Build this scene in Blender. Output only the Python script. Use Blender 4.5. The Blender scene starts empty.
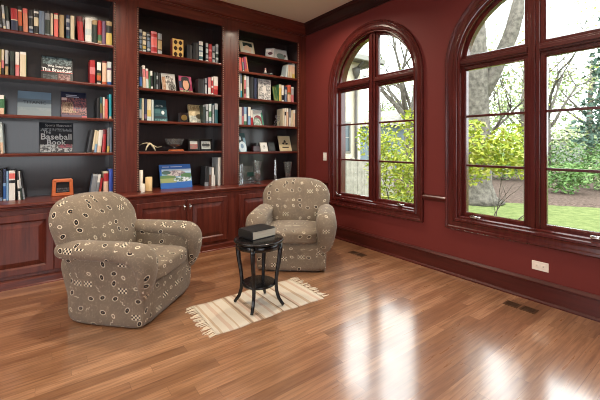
import bpy, bmesh, math, random
from mathutils import Vector, Matrix
random.seed(7)
PI = math.pi
SC = bpy.context.scene
COL = SC.collection

# ------------------------------------------------------------------ view geometry (used to turn sizes read off the photo into metres)
FPX, HOR, EYE = 343.0, 145.5, 1.30
YAW = math.atan2(460, 343.0)
FW = Vector((math.cos(YAW), math.sin(YAW), 0)); RT = Vector((math.sin(YAW), -math.cos(YAW), 0))
def at(u, v, Y):
    d = FW + RT * ((u - 300) / FPX) + Vector((0, 0, (HOR - v) / FPX))
    return Vector((0, 0, EYE)) + d * (Y / d.y)

# ------------------------------------------------------------------ materials
def lin(c):
    r = []
    for x in c:
        x = x / 255.0
        r.append(x / 12.92 if x <= 0.04045 else ((x + 0.055) / 1.055) ** 2.4)
    return (r[0], r[1], r[2], 1.0)
MATS = {}
def mat(name, c, rough=0.5, metal=0.0, coat=0.0, spec=0.5, emit=0.0, trans=0.0, ior=1.5, alpha=1.0):
    if name in MATS: return MATS[name]
    m = bpy.data.materials.new(name); m.use_nodes = True
    b = m.node_tree.nodes['Principled BSDF']
    b.inputs['Base Color'].default_value = lin(c)
    b.inputs['Roughness'].default_value = rough
    b.inputs['Metallic'].default_value = metal
    b.inputs['Coat Weight'].default_value = coat
    b.inputs['Coat Roughness'].default_value = 0.12
    b.inputs['Specular IOR Level'].default_value = spec
    b.inputs['Transmission Weight'].default_value = trans
    b.inputs['IOR'].default_value = ior
    if emit:
        b.inputs['Emission Color'].default_value = lin(c); b.inputs['Emission Strength'].default_value = emit
    MATS[name] = m
    return m

class NT:
    """tiny helper for node graphs"""
    def __init__(s, m): s.t = m.node_tree; s.n = s.t.nodes; s.l = s.t.links; s.b = s.n.get('Principled BSDF')
    def node(s, typ, **kw):
        n = s.n.new(typ)
        for k, v in kw.items(): setattr(n, k, v)
        return n
    def put(s, sock, v):
        if isinstance(v, bpy.types.NodeSocket): s.l.new(v, sock)
        elif v is not None: sock.default_value = v
    def m(s, op, a, b=None, c=None, clamp=False):
        n = s.node('ShaderNodeMath', operation=op, use_clamp=clamp)
        s.put(n.inputs[0], a)
        if b is not None: s.put(n.inputs[1], b)
        if c is not None: s.put(n.inputs[2], c)
        return n.outputs[0]
    def mix(s, f, a, b, blend='MIX'):
        n = s.node('ShaderNodeMix', data_type='RGBA', blend_type=blend)
        s.put(n.inputs['Factor'], f); s.put(n.inputs[6], a); s.put(n.inputs[7], b)
        return n.outputs[2]
    def vec(s, op, a, b=None, scale=None):
        n = s.node('ShaderNodeVectorMath', operation=op)
        s.put(n.inputs[0], a)
        if b is not None: s.put(n.inputs[1], b)
        if scale is not None: s.put(n.inputs['Scale'], scale)
        return n.outputs[0]
    def xyz(s, v):
        n = s.node('ShaderNodeSeparateXYZ'); s.put(n.inputs[0], v); return n.outputs
    def comb(s, x, y, z=0.0):
        n = s.node('ShaderNodeCombineXYZ'); s.put(n.inputs[0], x); s.put(n.inputs[1], y); s.put(n.inputs[2], z); return n.outputs[0]
    def noise(s, v, scale, detail=3, rough=0.5, dim='3D'):
        n = s.node('ShaderNodeTexNoise', noise_dimensions=dim); s.put(n.inputs['Vector'], v)
        n.inputs['Scale'].default_value = scale; n.inputs['Detail'].default_value = detail; n.inputs['Roughness'].default_value = rough
        return n.outputs[0]
    def ramp(s, f, stops, interp='LINEAR'):
        n = s.node('ShaderNodeValToRGB'); s.put(n.inputs[0], f); cr = n.color_ramp; cr.interpolation = interp
        while len(cr.elements) < len(stops): cr.elements.new(0.5)
        for e, (p, c) in zip(cr.elements, stops): e.position = p; e.color = c
        return n.outputs[0]
    def coord(s, kind='Object'): return s.node('ShaderNodeTexCoord').outputs[kind]
    def bump(s, h, strength, dist=0.002):
        n = s.node('ShaderNodeBump'); s.put(n.inputs['Height'], h); n.inputs['Strength'].default_value = strength; n.inputs['Distance'].default_value = dist
        s.l.new(n.outputs[0], s.b.inputs['Normal'])

def wood(name, c1, c2, rough=0.3, axis=2, coat=0.3, scale=1.0):
    m = mat(name, c1, rough, coat=coat); m.node_tree.nodes['Principled BSDF'].inputs['Specular IOR Level'].default_value = 0.35; N = NT(m)
    st = [9.0, 9.0, 9.0]; st[axis] = 0.7
    v = N.vec('MULTIPLY', N.coord('Object'), (st[0]*scale, st[1]*scale, st[2]*scale))
    f = N.noise(v, 3.0, 5, 0.6)
    N.put(N.b.inputs['Base Color'], N.ramp(f, [(0.3, lin(c1)), (0.72, lin(c2))]))
    N.put(N.b.inputs['Roughness'], N.m('MULTIPLY_ADD', f, 0.12, rough - 0.06))
    return m

CHERRY = wood('cherry_wood', (72, 28, 22), (108, 49, 36), 0.34, coat=0.08)
CHERRY_H = wood('cherry_wood_along', (74, 28, 22), (114, 52, 37), 0.30, axis=0, coat=0.08)
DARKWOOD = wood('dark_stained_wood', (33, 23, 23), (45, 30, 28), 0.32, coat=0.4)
TRIM = wood('window_trim_wood', (64, 20, 18), (88, 32, 27), 0.24, axis=2, coat=0.5)
TRIM_Y = wood('long_trim_wood', (62, 20, 17), (84, 31, 25), 0.36, axis=1, coat=0.1)
BLACK = mat('black_lacquer', (8, 8, 9), 0.25, coat=0.15, spec=0.4)
PLINTH = mat('black_plinth', (10, 9, 9), 0.5)
CHROME = mat('brushed_chrome', (205, 205, 205), 0.22, metal=1.0)
BRASS = mat('dark_bronze', (98, 70, 50), 0.45, metal=0.6)
WHITEP = mat('white_plastic', (236, 228, 216), 0.4)
PAGES = mat('book_pages', (214, 203, 182), 0.8)
CRYSTAL = mat('crystal_glass', (236, 242, 242), 0.03, trans=0.92, ior=1.5)
BEAD = mat('beaded_trim', (150, 104, 84), 0.35, coat=0.3)
CROWNW = wood('crown_dark_wood', (38, 15, 13), (54, 22, 18), 0.35, axis=1, coat=0.1)

def m_wall():
    m = mat('red_wall_paint', (116, 43, 40), 0.62, spec=0.25); N = NT(m)
    f = N.noise(N.coord('Object'), 2.2, 4)
    N.put(N.b.inputs['Base Color'], N.mix(f, lin((102, 40, 36)), lin((112, 45, 41))))
    N.bump(N.noise(N.coord('Object'), 260, 2), 0.08, 0.001)
    return m
def m_ceil():
    m = mat('ceiling_paint', (196, 188, 170), 0.85); N = NT(m)
    f = N.noise(N.coord('Object'), 1.3, 3)
    N.put(N.b.inputs['Base Color'], N.mix(f, lin((222, 212, 190)), lin((228, 218, 196))))
    return m
def m_floor():
    m = mat('oak_plank_floor', (160, 105, 68), 0.22, coat=0.0); N = NT(m)
    p = N.xyz(N.coord('Object'))
    W = 0.083
    row = N.m('FLOOR', N.m('DIVIDE', p[1], W))
    wn = N.node('ShaderNodeTexWhiteNoise', noise_dimensions='1D'); N.put(wn.inputs['W'], row)
    xo = N.m('MULTIPLY_ADD', wn.outputs[0], 3.7, p[0])
    L = N.m('MULTIPLY_ADD', wn.outputs[0], 0.5, 0.75)
    col = N.m('FLOOR', N.m('DIVIDE', xo, L))
    w2 = N.node('ShaderNodeTexWhiteNoise', noise_dimensions='2D'); N.put(w2.inputs['Vector'], N.comb(row, col))
    rnd = w2.outputs[0]
    gv = N.vec('ADD', N.vec('MULTIPLY', N.coord('Object'), (2.2, 26.0, 1.0)), w2.outputs[1], None)
    gv = N.vec('ADD', gv, N.vec('SCALE', w2.outputs[1], scale=17.0))
    g1 = N.noise(gv, 1.5, 6, 0.62)
    w = N.node('ShaderNodeTexWave', wave_type='BANDS', bands_direction='Y')
    N.put(w.inputs['Vector'], gv); w.inputs['Scale'].default_value = 0.35; w.inputs['Distortion'].default_value = 9.0
    w.inputs['Detail'].default_value = 3.0; w.inputs['Detail Scale'].default_value = 0.7
    base = N.ramp(rnd, [(0.0, lin((140, 98, 68))), (0.35, lin((157, 113, 81))), (0.7, lin((169, 124, 90))), (1.0, lin((184, 138, 103)))])
    c = N.mix(N.m('MULTIPLY', N.ramp(g1, [(0.42, (0, 0, 0, 1)), (0.68, (1, 1, 1, 1))]), 0.6), base, lin((100, 62, 37)))
    c = N.mix(N.m('MULTIPLY', N.ramp(w.outputs[1], [(0.0, (1, 1, 1, 1)), (0.22, (0, 0, 0, 1))]), 0.26), c, lin((100, 64, 42)))
    fy = N.m('FRACT', N.m('DIVIDE', p[1], W)); fx = N.m('FRACT', N.m('DIVIDE', xo, L))
    ey = N.m('LESS_THAN', N.m('MINIMUM', fy, N.m('SUBTRACT', 1.0, fy)), 0.014)
    ex = N.m('LESS_THAN', N.m('MINIMUM', fx, N.m('SUBTRACT', 1.0, fx)), 0.0014)
    e = N.m('MAXIMUM', ey, ex)
    c = N.mix(N.m('MULTIPLY', e, 0.38), c, lin((70, 38, 22)))
    N.put(N.b.inputs['Base Color'], c)
    N.put(N.b.inputs['Roughness'], N.m('MULTIPLY_ADD', g1, 0.10, FLOOR_ROUGH))
    N.b.inputs['Coat Weight'].default_value = 1.0; N.b.inputs['Coat IOR'].default_value = 2.2
    N.b.inputs['Coat Roughness'].default_value = 0.165
    h = N.m('SUBTRACT', N.m('MULTIPLY', g1, 0.25), e)
    N.bump(h, 0.12, 0.0015)
    return m
FLOOR_ROUGH = 0.24

def m_fabric():
    m = mat('taupe_print_fabric', (130, 112, 92), 0.92, spec=0.2); N = NT(m)
    uv = N.node('ShaderNodeUVMap').outputs[0]
    S = 1 / 0.092
    v = N.vec('SCALE', uv, scale=S)
    vo = N.node('ShaderNodeTexVoronoi', voronoi_dimensions='2D', feature='F1'); N.put(vo.inputs['Vector'], v)
    vo.inputs['Scale'].default_value = 1.0; vo.inputs['Randomness'].default_value = 0.62
    d = N.vec('SUBTRACT', v, vo.outputs['Position'])
    rc = N.xyz(vo.outputs['Color'])
    r, r2 = rc[0], rc[1]
    rot = N.node('ShaderNodeVectorRotate', rotation_type='Z_AXIS'); N.put(rot.inputs['Vector'], d); N.put(rot.inputs['Angle'], N.m('MULTIPLY_ADD', r2, 2.4, -1.2))
    q = N.xyz(rot.outputs[0]); qx, qy = q[0], q[1]
    ln = N.m('SQRT', N.m('ADD', N.m('POWER', N.m('ABSOLUTE', qx), 2.0), N.m('POWER', N.m('ABSOLUTE', N.m('MULTIPLY', qy, 1.45)), 2.0)))
    def rng(x, a, b): return N.m('MULTIPLY', N.m('GREATER_THAN', x, a), N.m('LESS_THAN', x, b))
    cream, dark, tan = lin((214, 202, 178)), lin((18, 16, 18)), lin((150, 126, 98))
    n1 = N.noise(v, 0.55, 3, dim='2D')
    fine = N.noise(v, 14.0, 2, dim='2D')
    base = N.mix(n1, lin((104, 93, 82)), lin((138, 123, 106)))
    base = N.mix(N.m('MULTIPLY', fine, 0.25), base, lin((96, 82, 68)))
    # faint tone on tone squiggles
    sq = N.noise(v, 2.6, 1, dim='2D')
    base = N.mix(N.m('MULTIPLY', rng(sq, 0.485, 0.515), 0.30), base, lin((190, 172, 146)))
    c = base
    t1 = rng(r, -0.1, 0.30); t2 = rng(r, 0.30, 0.52); t3 = rng(r, 0.52, 0.64); t4 = rng(r, 0.64, 0.86)
    c = N.mix(N.m('MULTIPLY', t1, N.m('LESS_THAN', ln, 0.265)), c, cream)
    c = N.mix(N.m('MULTIPLY', t1, N.m('LESS_THAN', ln, 0.205)), c, dark)
    c = N.mix(N.m('MULTIPLY', t1, N.m('LESS_THAN', ln, 0.055)), c, tan)
    c = N.mix(N.m('MULTIPLY', t2, rng(ln, 0.12, 0.20)), c, cream)
    ch = N.node('ShaderNodeTexChecker'); N.put(ch.inputs['Vector'], N.vec('ADD', d, (10.05, 10.05, 0.05))); ch.inputs['Scale'].default_value = 6.6
    ch.inputs['Color1'].default_value = cream; ch.inputs['Color2'].default_value = dark
    dd = N.xyz(d)
    inb = N.m('MULTIPLY', N.m('LESS_THAN', N.m('ABSOLUTE', dd[0]), 0.38), N.m('LESS_THAN', N.m('ABSOLUTE', dd[1]), 0.22))
    c = N.mix(N.m('MULTIPLY', t3, inb), c, ch.outputs[0])
    wav = N.m('MULTIPLY', N.m('SINE', N.m('MULTIPLY', qx, 22.0)), 0.045)
    sl = N.m('MULTIPLY', N.m('LESS_THAN', N.m('ABSOLUTE', qx), 0.24), N.m('LESS_THAN', N.m('ABSOLUTE', N.m('SUBTRACT', qy, wav)), 0.03))
    c = N.mix(N.m('MULTIPLY', N.m('MULTIPLY', t4, sl), 0.75), c, cream)
    N.put(N.b.inputs['Base Color'], c)
    N.b.inputs['Sheen Weight'].default_value = 0.15
    N.bump(fine, 0.2, 0.001)
    return m

def m_glass():
    m = bpy.data.materials.new('window_glass'); m.use_nodes = True; t = m.node_tree
    for n in list(t.nodes): t.nodes.remove(n)
    o = t.nodes.new('ShaderNodeOutputMaterial'); mx = t.nodes.new('ShaderNodeMixShader')
    tr = t.nodes.new('ShaderNodeBsdfTransparent'); gl = t.nodes.new('ShaderNodeBsdfGlossy'); fr = t.nodes.new('ShaderNodeFresnel')
    tr.inputs[0].default_value = (0.965, 0.98, 0.97, 1); gl.inputs['Roughness'].default_value = 0.0; fr.inputs[0].default_value = 1.4
    ge = t.nodes.new('ShaderNodeNewGeometry'); k = t.nodes.new('ShaderNodeMath'); k.operation = 'SUBTRACT'; k.inputs[0].default_value = 1.0
    k2 = t.nodes.new('ShaderNodeMath'); k2.operation = 'MULTIPLY'; t.links.new(ge.outputs['Backfacing'], k.inputs[1]); t.links.new(fr.outputs[0], k2.inputs[0]); t.links.new(k.outputs[0], k2.inputs[1])
    t.links.new(k2.outputs[0], mx.inputs[0]); t.links.new(tr.outputs[0], mx.inputs[1]); t.links.new(gl.outputs[0], mx.inputs[2]); t.links.new(mx.outputs[0], o.inputs[0])
    return m

def layers(name, base, shapes, rough=0.45, noise=None):
    """printed picture: ellipses ('e') and rectangles ('r') over a base colour, in the picture's own 0..1 frame"""
    if name in MATS: return MATS[name]
    m = mat(name, base, rough); N = NT(m)
    g = N.xyz(N.coord('Generated')); x, z = g[0], g[2]
    c = lin(base)
    if noise:
        nz = N.noise(N.coord('Generated'), noise[1], 4, 0.7)
        c = N.mix(N.ramp(nz, [(0.42, (0, 0, 0, 1)), (0.58, (1, 1, 1, 1))]), c, lin(noise[0]))
    for s in shapes:
        k, cx, cz, rx, rz, col = s[:6]
        ax = N.m('DIVIDE', N.m('ABSOLUTE', N.m('SUBTRACT', x, cx)), rx); az = N.m('DIVIDE', N.m('ABSOLUTE', N.m('SUBTRACT', z, cz)), rz)
        if k == 'e': f = N.m('LESS_THAN', N.m('ADD', N.m('MULTIPLY', ax, ax), N.m('MULTIPLY', az, az)), 1.0)
        else: f = N.m('LESS_THAN', N.m('MAXIMUM', ax, az), 1.0)
        cc = lin(col)
        if len(s) > 6:
            nz = N.noise(N.coord('Generated'), s[7], 4, 0.7)
            cc = N.mix(N.ramp(nz, [(0.45, (0, 0, 0, 1)), (0.55, (1, 1, 1, 1))]), cc, lin(s[6]))
        c = N.mix(f, c, cc)
    N.put(N.b.inputs['Base Color'], c)
    return m

# ------------------------------------------------------------------ mesh helpers
class MB:
    def __init__(s): s.bm = bmesh.new(); s.mats = []
    def mi(s, m):
        if m not in s.mats: s.mats.append(m)
        return s.mats.index(m)
    def faces(s, vs, fs, m=None, smooth=False, T=None):
        k = s.mi(m) if m else 0
        bv = [s.bm.verts.new(T @ Vector(v) if T else v) for v in vs]
        for f in fs:
            try:
                fc = s.bm.faces.new([bv[i] for i in f]); fc.material_index = k; fc.smooth = smooth
            except ValueError: pass
        return s
    def box(s, a, b, m=None, T=None):
        x0, y0, z0 = a; x1, y1, z1 = b
        vs = [(x0,y0,z0),(x1,y0,z0),(x1,y1,z0),(x0,y1,z0),(x0,y0,z1),(x1,y0,z1),(x1,y1,z1),(x0,y1,z1)]
        return s.faces(vs, [(0,3,2,1),(4,5,6,7),(0,1,5,4),(1,2,6,5),(2,3,7,6),(3,0,4,7)], m, T=T)
    def lathe(s, prof, c=(0,0,0), n=20, m=None, T=None, smooth=True, sx=1.0, sy=1.0):
        vs, fs = [], []
        for r, z in prof:
            for i in range(n):
                a = 2*PI*i/n; vs.append((c[0]+r*sx*math.cos(a), c[1]+r*sy*math.sin(a), c[2]+z))
        for j in range(len(prof)-1):
            for i in range(n):
                i2 = (i+1) % n; fs.append((j*n+i, j*n+i2, (j+1)*n+i2, (j+1)*n+i))
        fs.append(tuple(reversed(range(n)))); fs.append(tuple(range((len(prof)-1)*n, len(prof)*n)))
        return s.faces(vs, fs, m, smooth, T)
    def tube(s, pts, rad, n=8, m=None, ell=None, up=(0,0,1), smooth=True, T=None):
        """swept tube; rad number or list; ell = (scale sideways, scale up)"""
        P = [Vector(p) for p in pts]; vs, fs = [], []
        for j, p in enumerate(P):
            t = (P[min(j+1, len(P)-1)] - P[max(j-1, 0)])
            t = t.normalized() if t.length > 1e-9 else Vector((0,0,1))
            u = Vector(up)
            if abs(t.dot(u)) > 0.98: u = Vector((1,0,0)) if abs(t.x) < 0.9 else Vector((0,1,0))
            a = t.cross(u).normalized(); b = a.cross(t).normalized()
            r = rad[j] if isinstance(rad, (list, tuple)) else rad
            ex, ey = ell if ell else (1, 1)
            for i in range(n):
                th = 2*PI*i/n
                vs.append(p + a*(r*ex*math.cos(th)) + b*(r*ey*math.sin(th)))
        for j in range(len(P)-1):
            for i in range(n):
                i2 = (i+1) % n; fs.append((j*n+i, j*n+i2, (j+1)*n+i2, (j+1)*n+i))
        fs.append(tuple(reversed(range(n)))); fs.append(tuple(range((len(P)-1)*n, len(P)*n)))
        return s.faces(vs, fs, m, smooth, T)
    def rbox(s, c, h, p=6.0, res=10, m=None, fn=None, T=None):
        """rounded box (superellipsoid of power p) about c with half sizes h, optional deform"""
        idx, vs, fs = {}, [], []
        def vid(i, j, k):
            if (i,j,k) in idx: return idx[(i,j,k)]
            q = [math.tan((2*t/res-1)*PI/4*0.98)/math.tan(PI/4*0.98) for t in (i,j,k)]
            n = sum(abs(t)**p for t in q)**(1/p)
            v = Vector((q[0]/n*h[0], q[1]/n*h[1], q[2]/n*h[2]))
            if fn: v = fn(v)
            vs.append(v + Vector(c)); idx[(i,j,k)] = len(vs)-1
            return idx[(i,j,k)]
        R = range(res)
        for a in R:
            for b in R:
                for k in (0, res):
                    f = [(a,b,k),(a+1,b,k),(a+1,b+1,k),(a,b+1,k)]
                    fs.append([vid(*t) for t in f]); fs.append([vid(t[0],t[2],t[1]) for t in f]); fs.append([vid(t[2],t[0],t[1]) for t in f])
        return s.faces(vs, fs, m, True, T)
    def ribbon(s, path, prof, fmap, m=None, closed=True, pclosed=True, smooth=False):
        """sweep profile [(inset, height)] round a 2D path (counter-clockwise), mitred; fmap(a, b, h) -> xyz"""
        n = len(path); nor = []
        for i in range(n):
            if closed: p0, p1, p2 = path[i-1], path[i], path[(i+1) % n]
            else: p0, p1, p2 = path[max(i-1,0)], path[i], path[min(i+1,n-1)]
            def nn(a, b):
                dx, dy = b[0]-a[0], b[1]-a[1]; l = math.hypot(dx, dy)
                return (-dy/l, dx/l) if l > 1e-9 else None
            a, b = nn(p0, p1), nn(p1, p2)
            a = a or b; b = b or a
            k = 1 + a[0]*b[0] + a[1]*b[1]
            nor.append(((a[0]+b[0])/k, (a[1]+b[1])/k))
        vs = [fmap(path[i][0]+nor[i][0]*d, path[i][1]+nor[i][1]*d, h) for i in range(n) for d, h in prof]
        k = len(prof); fs = []
        for i in range(n if closed else n-1):
            i2 = (i+1) % n
            for j in range(k if pclosed else k-1):
                j2 = (j+1) % k; fs.append((i*k+j, i2*k+j, i2*k+j2, i*k+j2))
        if not closed and pclosed: fs += [tuple(range(k)), tuple(range((n-1)*k, n*k))]
        return s.faces(vs, fs, m, smooth)
    def build(s, name, m=None, parent=None, bevel=0, uv=False, recalc=True, sub=0):
        if recalc: bmesh.ops.recalc_face_normals(s.bm, faces=s.bm.faces[:])
        me = bpy.data.meshes.new(name); s.bm.to_mesh(me); s.bm.free()
        if m: me.materials.append(m)
        else:
            for x in s.mats: me.materials.append(x)
        o = bpy.data.objects.new(name, me); COL.objects.link(o)
        if parent: o.parent = parent
        if bevel:
            b = o.modifiers.new('bevel', 'BEVEL'); b.width = bevel; b.segments = 2; b.limit_method = 'ANGLE'; b.angle_limit = math.radians(40)
        if sub:
            q = o.modifiers.new('sub', 'SUBSURF'); q.levels = sub; q.render_levels = sub
        if uv: box_uv(me)
        return o
def box_uv(me):
    L = me.uv_layers.new(name='UVMap'); off = random.random()*5
    for p in me.polygons:
        n = p.normal; ax = max(range(3), key=lambda i: abs(n[i]))
        for li in p.loop_indices:
            co = me.vertices[me.loops[li].vertex_index].co
            uv = (co.y, co.z) if ax == 0 else ((co.x, co.z) if ax == 1 else (co.x, co.y))
            L.data[li].uv = (uv[0]+off+ax*1.37+10, uv[1]+off*0.7+ax*0.61+10)
def tag(o, label=None, cat=None, group=None, kind=None):
    if label: o['label'] = label
    if cat: o['category'] = cat
    if group: o['group'] = group
    if kind: o['kind'] = kind
    return o
def empty(name, loc=(0,0,0), rz=0.0):
    o = bpy.data.objects.new(name, None); COL.objects.link(o); o.location = loc; o.rotation_euler = (0,0,rz); o.empty_display_size = 0.1
    return o
def text_mesh(name, s, size, m, parent=None, loc=(0,0,0), w=None, extr=0.0006, h=None, bold=0.0):
    cu = bpy.data.curves.new(name+'_c', 'FONT'); cu.body = s; cu.size = size; cu.align_x = 'CENTER'; cu.align_y = 'CENTER'; cu.extrude = extr; cu.resolution_u = 2; cu.offset = bold*size
    t = bpy.data.objects.new(name+'_c', cu); COL.objects.link(t)
    dg = bpy.context.evaluated_depsgraph_get(); me = bpy.data.meshes.new_from_object(t.evaluated_get(dg))
    bpy.data.objects.remove(t); bpy.data.curves.remove(cu)
    xs = [v.co.x for v in me.vertices]; ys = [v.co.y for v in me.vertices]
    cx, cy = (max(xs)+min(xs))/2, (max(ys)+min(ys))/2
    sx = w/(max(xs)-min(xs)) if w else 1.0; sy = h/(max(ys)-min(ys)) if h else sx
    for v in me.vertices: v.co = Vector(((v.co.x-cx)*sx, -v.co.z, (v.co.y-cy)*sy))     # stands in the XZ plane facing -Y
    me.name = name; me.materials.clear(); me.materials.append(m)
    o = bpy.data.objects.new(name, me); COL.objects.link(o); o.location = loc
    if parent: o.parent = parent
    return o

# ================================================================== ROOM
XW, YB, ZC = 3.30, 4.62, 3.16
XL, YR = -3.0, -2.6
struct = lambda o: tag(o, kind='structure')
struct(MB().box((XL-0.2, YR-0.2, -0.12), (XW+0.2, YB+0.2, 0)).build('floor', m_floor()))
struct(MB().box((XL-0.2, YR-0.2, ZC), (XW+0.2, YB+0.2, ZC+0.15)).build('ceiling', m_ceil()))
WALL = m_wall()
struct(MB().box((XL, YB, 0), (XW+0.2, YB+0.2, ZC)).build('wall_back', WALL))

W_CEN = (2.943, 1.151)
Z_SPR, HO, ZB_O = 2.09, 0.765, 0.468           # springline, outer half width, outer bottom of the casing
HI, ZB_I = HO-0.115, ZB_O+0.115
def arch_path(c, half, zb, zs=Z_SPR, n=36):
    p = [(c-half, zb), (c+half, zb)]
    for i in range(n+1):
        a = PI*i/n; p.append((c+half*math.cos(a), zs+half*math.sin(a)))
    return p
def wall_with_holes(name, rect, holes, fmap, thick, m):
    """wall plate in (a, b) coordinates with arched or square holes; fmap(a, b, h)"""
    cu = bpy.data.curves.new(name, 'CURVE'); cu.dimensions = '2D'; cu.fill_mode = 'BOTH'; cu.extrude = thick/2
    for pts in [[(rect[0],rect[1]),(rect[2],rect[1]),(rect[2],rect[3]),(rect[0],rect[3])]] + holes:
        sp = cu.splines.new('POLY'); sp.points.add(len(pts)-1); sp.use_cyclic_u = True
        for q, (a, b) in zip(sp.points, pts): q.co = (a, b, 0, 1)
    t = bpy.data.objects.new(name, cu); COL.objects.link(t)
    me = bpy.data.meshes.new_from_object(t.evaluated_get(bpy.context.evaluated_depsgraph_get()))
    bpy.data.objects.remove(t); bpy.data.curves.remove(cu)
    for v in me.vertices: v.co = fmap(v.co.x, v.co.y, v.co.z + thick/2)
    bm = bmesh.new(); bm.from_mesh(me); bmesh.ops.recalc_face_normals(bm, faces=bm.faces[:]); bm.to_mesh(me); bm.free()
    me.materials.clear(); me.materials.append(m)
    o = bpy.data.objects.new(name, me); COL.objects.link(o); return struct(o)
wall_with_holes('wall_right', (YR, 0, YB, ZC), [arch_path(c, HI, ZB_I) for c in W_CEN], lambda a, b, h: Vector((XW+h, a, b)), 0.2, WALL)
# walls behind the camera, with unseen window openings added to let fill light in
REAR = [(-1.5, 0.9)]
wall_with_holes('wall_rear', (XL, 0, XW, ZC), [[(a,0.7),(b,0.7),(b,2.5),(a,2.5)] for a, b in REAR], lambda a, b, h: Vector((a, YR-h, b)), 0.2, WALL)
wall_with_holes('wall_left', (YR, 0, YB, ZC), [[(0.2,0.7),(1.8,0.7),(1.8,2.5),(0.2,2.5)]], lambda a, b, h: Vector((XL-h, a, b)), 0.2, WALL)

GLASS = m_glass()
SASHWOOD = TRIM
def window(idx, c):
    root = struct(empty('window_%d' % idx, (XW, c, 0)))
    def F(a, b, h): return Vector((-h, a, b))          # h is positive into the room
    cas = [(0,0),(0,.030),(.010,.037),(.026,.033),(.034,.024),(.060,.020),(.078,.022),(.086,.030),(.104,.028),(.110,.018),(.115,.016),(.115,0)]
    MB().ribbon(arch_path(0, HO, ZB_O), cas, F).build('casing', TRIM, root)
    jam = [(0,0.004),(0.012,0.004),(0.02,-0.01),(0.02,-0.05),(0.014,-0.055),(0.014,-0.19),(0,-0.19)]
    MB().ribbon(arch_path(0, HI, ZB_I), jam, F).build('jamb', TRIM, root)
    hj = HI-0.014; R = hj
    top = Z_SPR + math.sqrt(R*R-0.045**2)
    m = MB().box((0.035,-0.045,ZB_I+0.014), (0.13,0.045,top), None)
    m.box((0.02,-0.016,ZB_I+0.014), (0.035,0.016,top)); m.build('mullion', TRIM, root, bevel=0.004)
    z0, z1 = 2.085, 2.155
    for s in (-1, 1):
        a, b = sorted((s*0.045, s*(hj-0.001)))
        MB().box((0.03,a,z0), (0.13,b,z1)).box((0.016,a,z0+0.018),(0.03,b,z1-0.018)).build('transom', TRIM_Y, root, bevel=0.004)
        # lower casement sash
        path = [(a,ZB_I+0.014),(b,ZB_I+0.014),(b,z0),(a,z0)]
        sp = [(0,-0.055),(0.030,-0.055),(0.041,-0.066),(0.041,-0.10),(0,-0.10)]
        sash = MB().ribbon(path, sp, F).build('sash', TRIM, root)
        mu = MB()
        for zm in (1.102, 1.588): mu.box((0.066,a+0.04,zm-0.011),(0.096,b-0.04,zm+0.011))
        mu.build('muntin', TRIM_Y, sash, bevel=0.003)
        MB().box((0.080,a+0.04,ZB_I+0.05),(0.085,b-0.04,z0-0.04)).build('glass_pane', GLASS, sash)
        # upper quarter-round light
        p = [(0.045,z1),(hj,z1)]
        a0 = math.asin((z1-Z_SPR)/R); a1 = math.acos(0.045/R); p[1] = (R*math.cos(a0), z1)
        for i in range(1, 25):
            t = a0+(a1-a0)*i/24; p.append((R*math.cos(t), Z_SPR+R*math.sin(t)))
        if s < 0: p = [(-x, y) for x, y in reversed(p)]
        fr = MB().ribbon(p, [(0,-0.055),(0.028,-0.055),(0.036,-0.066),(0.036,-0.10),(0,-0.10)], F).build('fanlight_frame', TRIM, root)
        g = MB(); n = len(p)
        # inset pane
        def inset(pts, d):
            out = []
            for i in range(len(pts)):
                p0, p1, p2 = pts[i-1], pts[i], pts[(i+1) % len(pts)]
                e1 = Vector((p1[0]-p0[0], p1[1]-p0[1])).normalized(); e2 = Vector((p2[0]-p1[0], p2[1]-p1[1])).normalized()
                n1, n2 = Vector((-e1.y, e1.x)), Vector((-e2.y, e2.x)); q = Vector(p1) + (n1+n2)/(1+n1.dot(n2))*d; out.append((q.x, q.y))
            return out
        q = inset(p, 0.034)
        g.faces([F(x,y,-0.080) for x,y in q]+[F(x,y,-0.085) for x,y in q], [tuple(range(n)), tuple(range(n,2*n))]+[(i,(i+1)%n,n+(i+1)%n,n+i) for i in range(n)])
        g.build('glass_pane', GLASS, fr)
        # crank handle on the sill
        yc = {(1,1): 0.585, (1,-1): -0.45, (2,1): 0.49, (2,-1): -0.42}[(idx, s)]
        k = MB().rbox((-0.004,yc,ZB_I+0.030),(0.014,0.035,0.012),4,6,CHROME)
        k.tube([(-0.012,yc+0.02,ZB_I+0.034),(-0.02,yc-0.01,ZB_I+0.042),(-0.018,yc-0.055,ZB_I+0.034)],[0.006,0.006,0.005],8,CHROME)
        k.rbox((-0.018,yc-0.06,ZB_I+0.036),(0.009,0.012,0.009),3,6,CHROME)
        if (idx, s) == (1, 1): k.tube([(-0.014,yc+0.0,ZB_I+0.036),(-0.02,yc+0.035,ZB_I+0.075)],[0.006,0.005],8,CHROME)
        k.build('crank_handle', CHROME, root)
    return root
window(1, W_CEN[0]); window(2, W_CEN[1])
for i, (a, b) in enumerate(REAR):
    r = struct(empty('window_%d' % (3+i), (0,YR,0)))  # unseen rear window, added and placed for the sheen on the left bookcase
    MB().ribbon([(a,0.7),(b,0.7),(b,2.5),(a,2.5)], [(-.1,0),(-.1,.03),(0.02,.03),(0.02,-.15),(0,-.15),(0,0)], lambda x, z, h: Vector((x, h, z))).build('casing', TRIM, r)
r = struct(empty('window_4', (XL,0,0)))  # unseen left window, added as an opening for fill light
MB().ribbon([(0.2,0.7),(1.8,0.7),(1.8,2.5),(0.2,2.5)], [(-.1,0),(-.1,.03),(0.02,.03),(0.02,-.15),(0,-.15),(0,0)], lambda x, z, h: Vector((h, x, z))).build('casing', TRIM, r)

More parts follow.
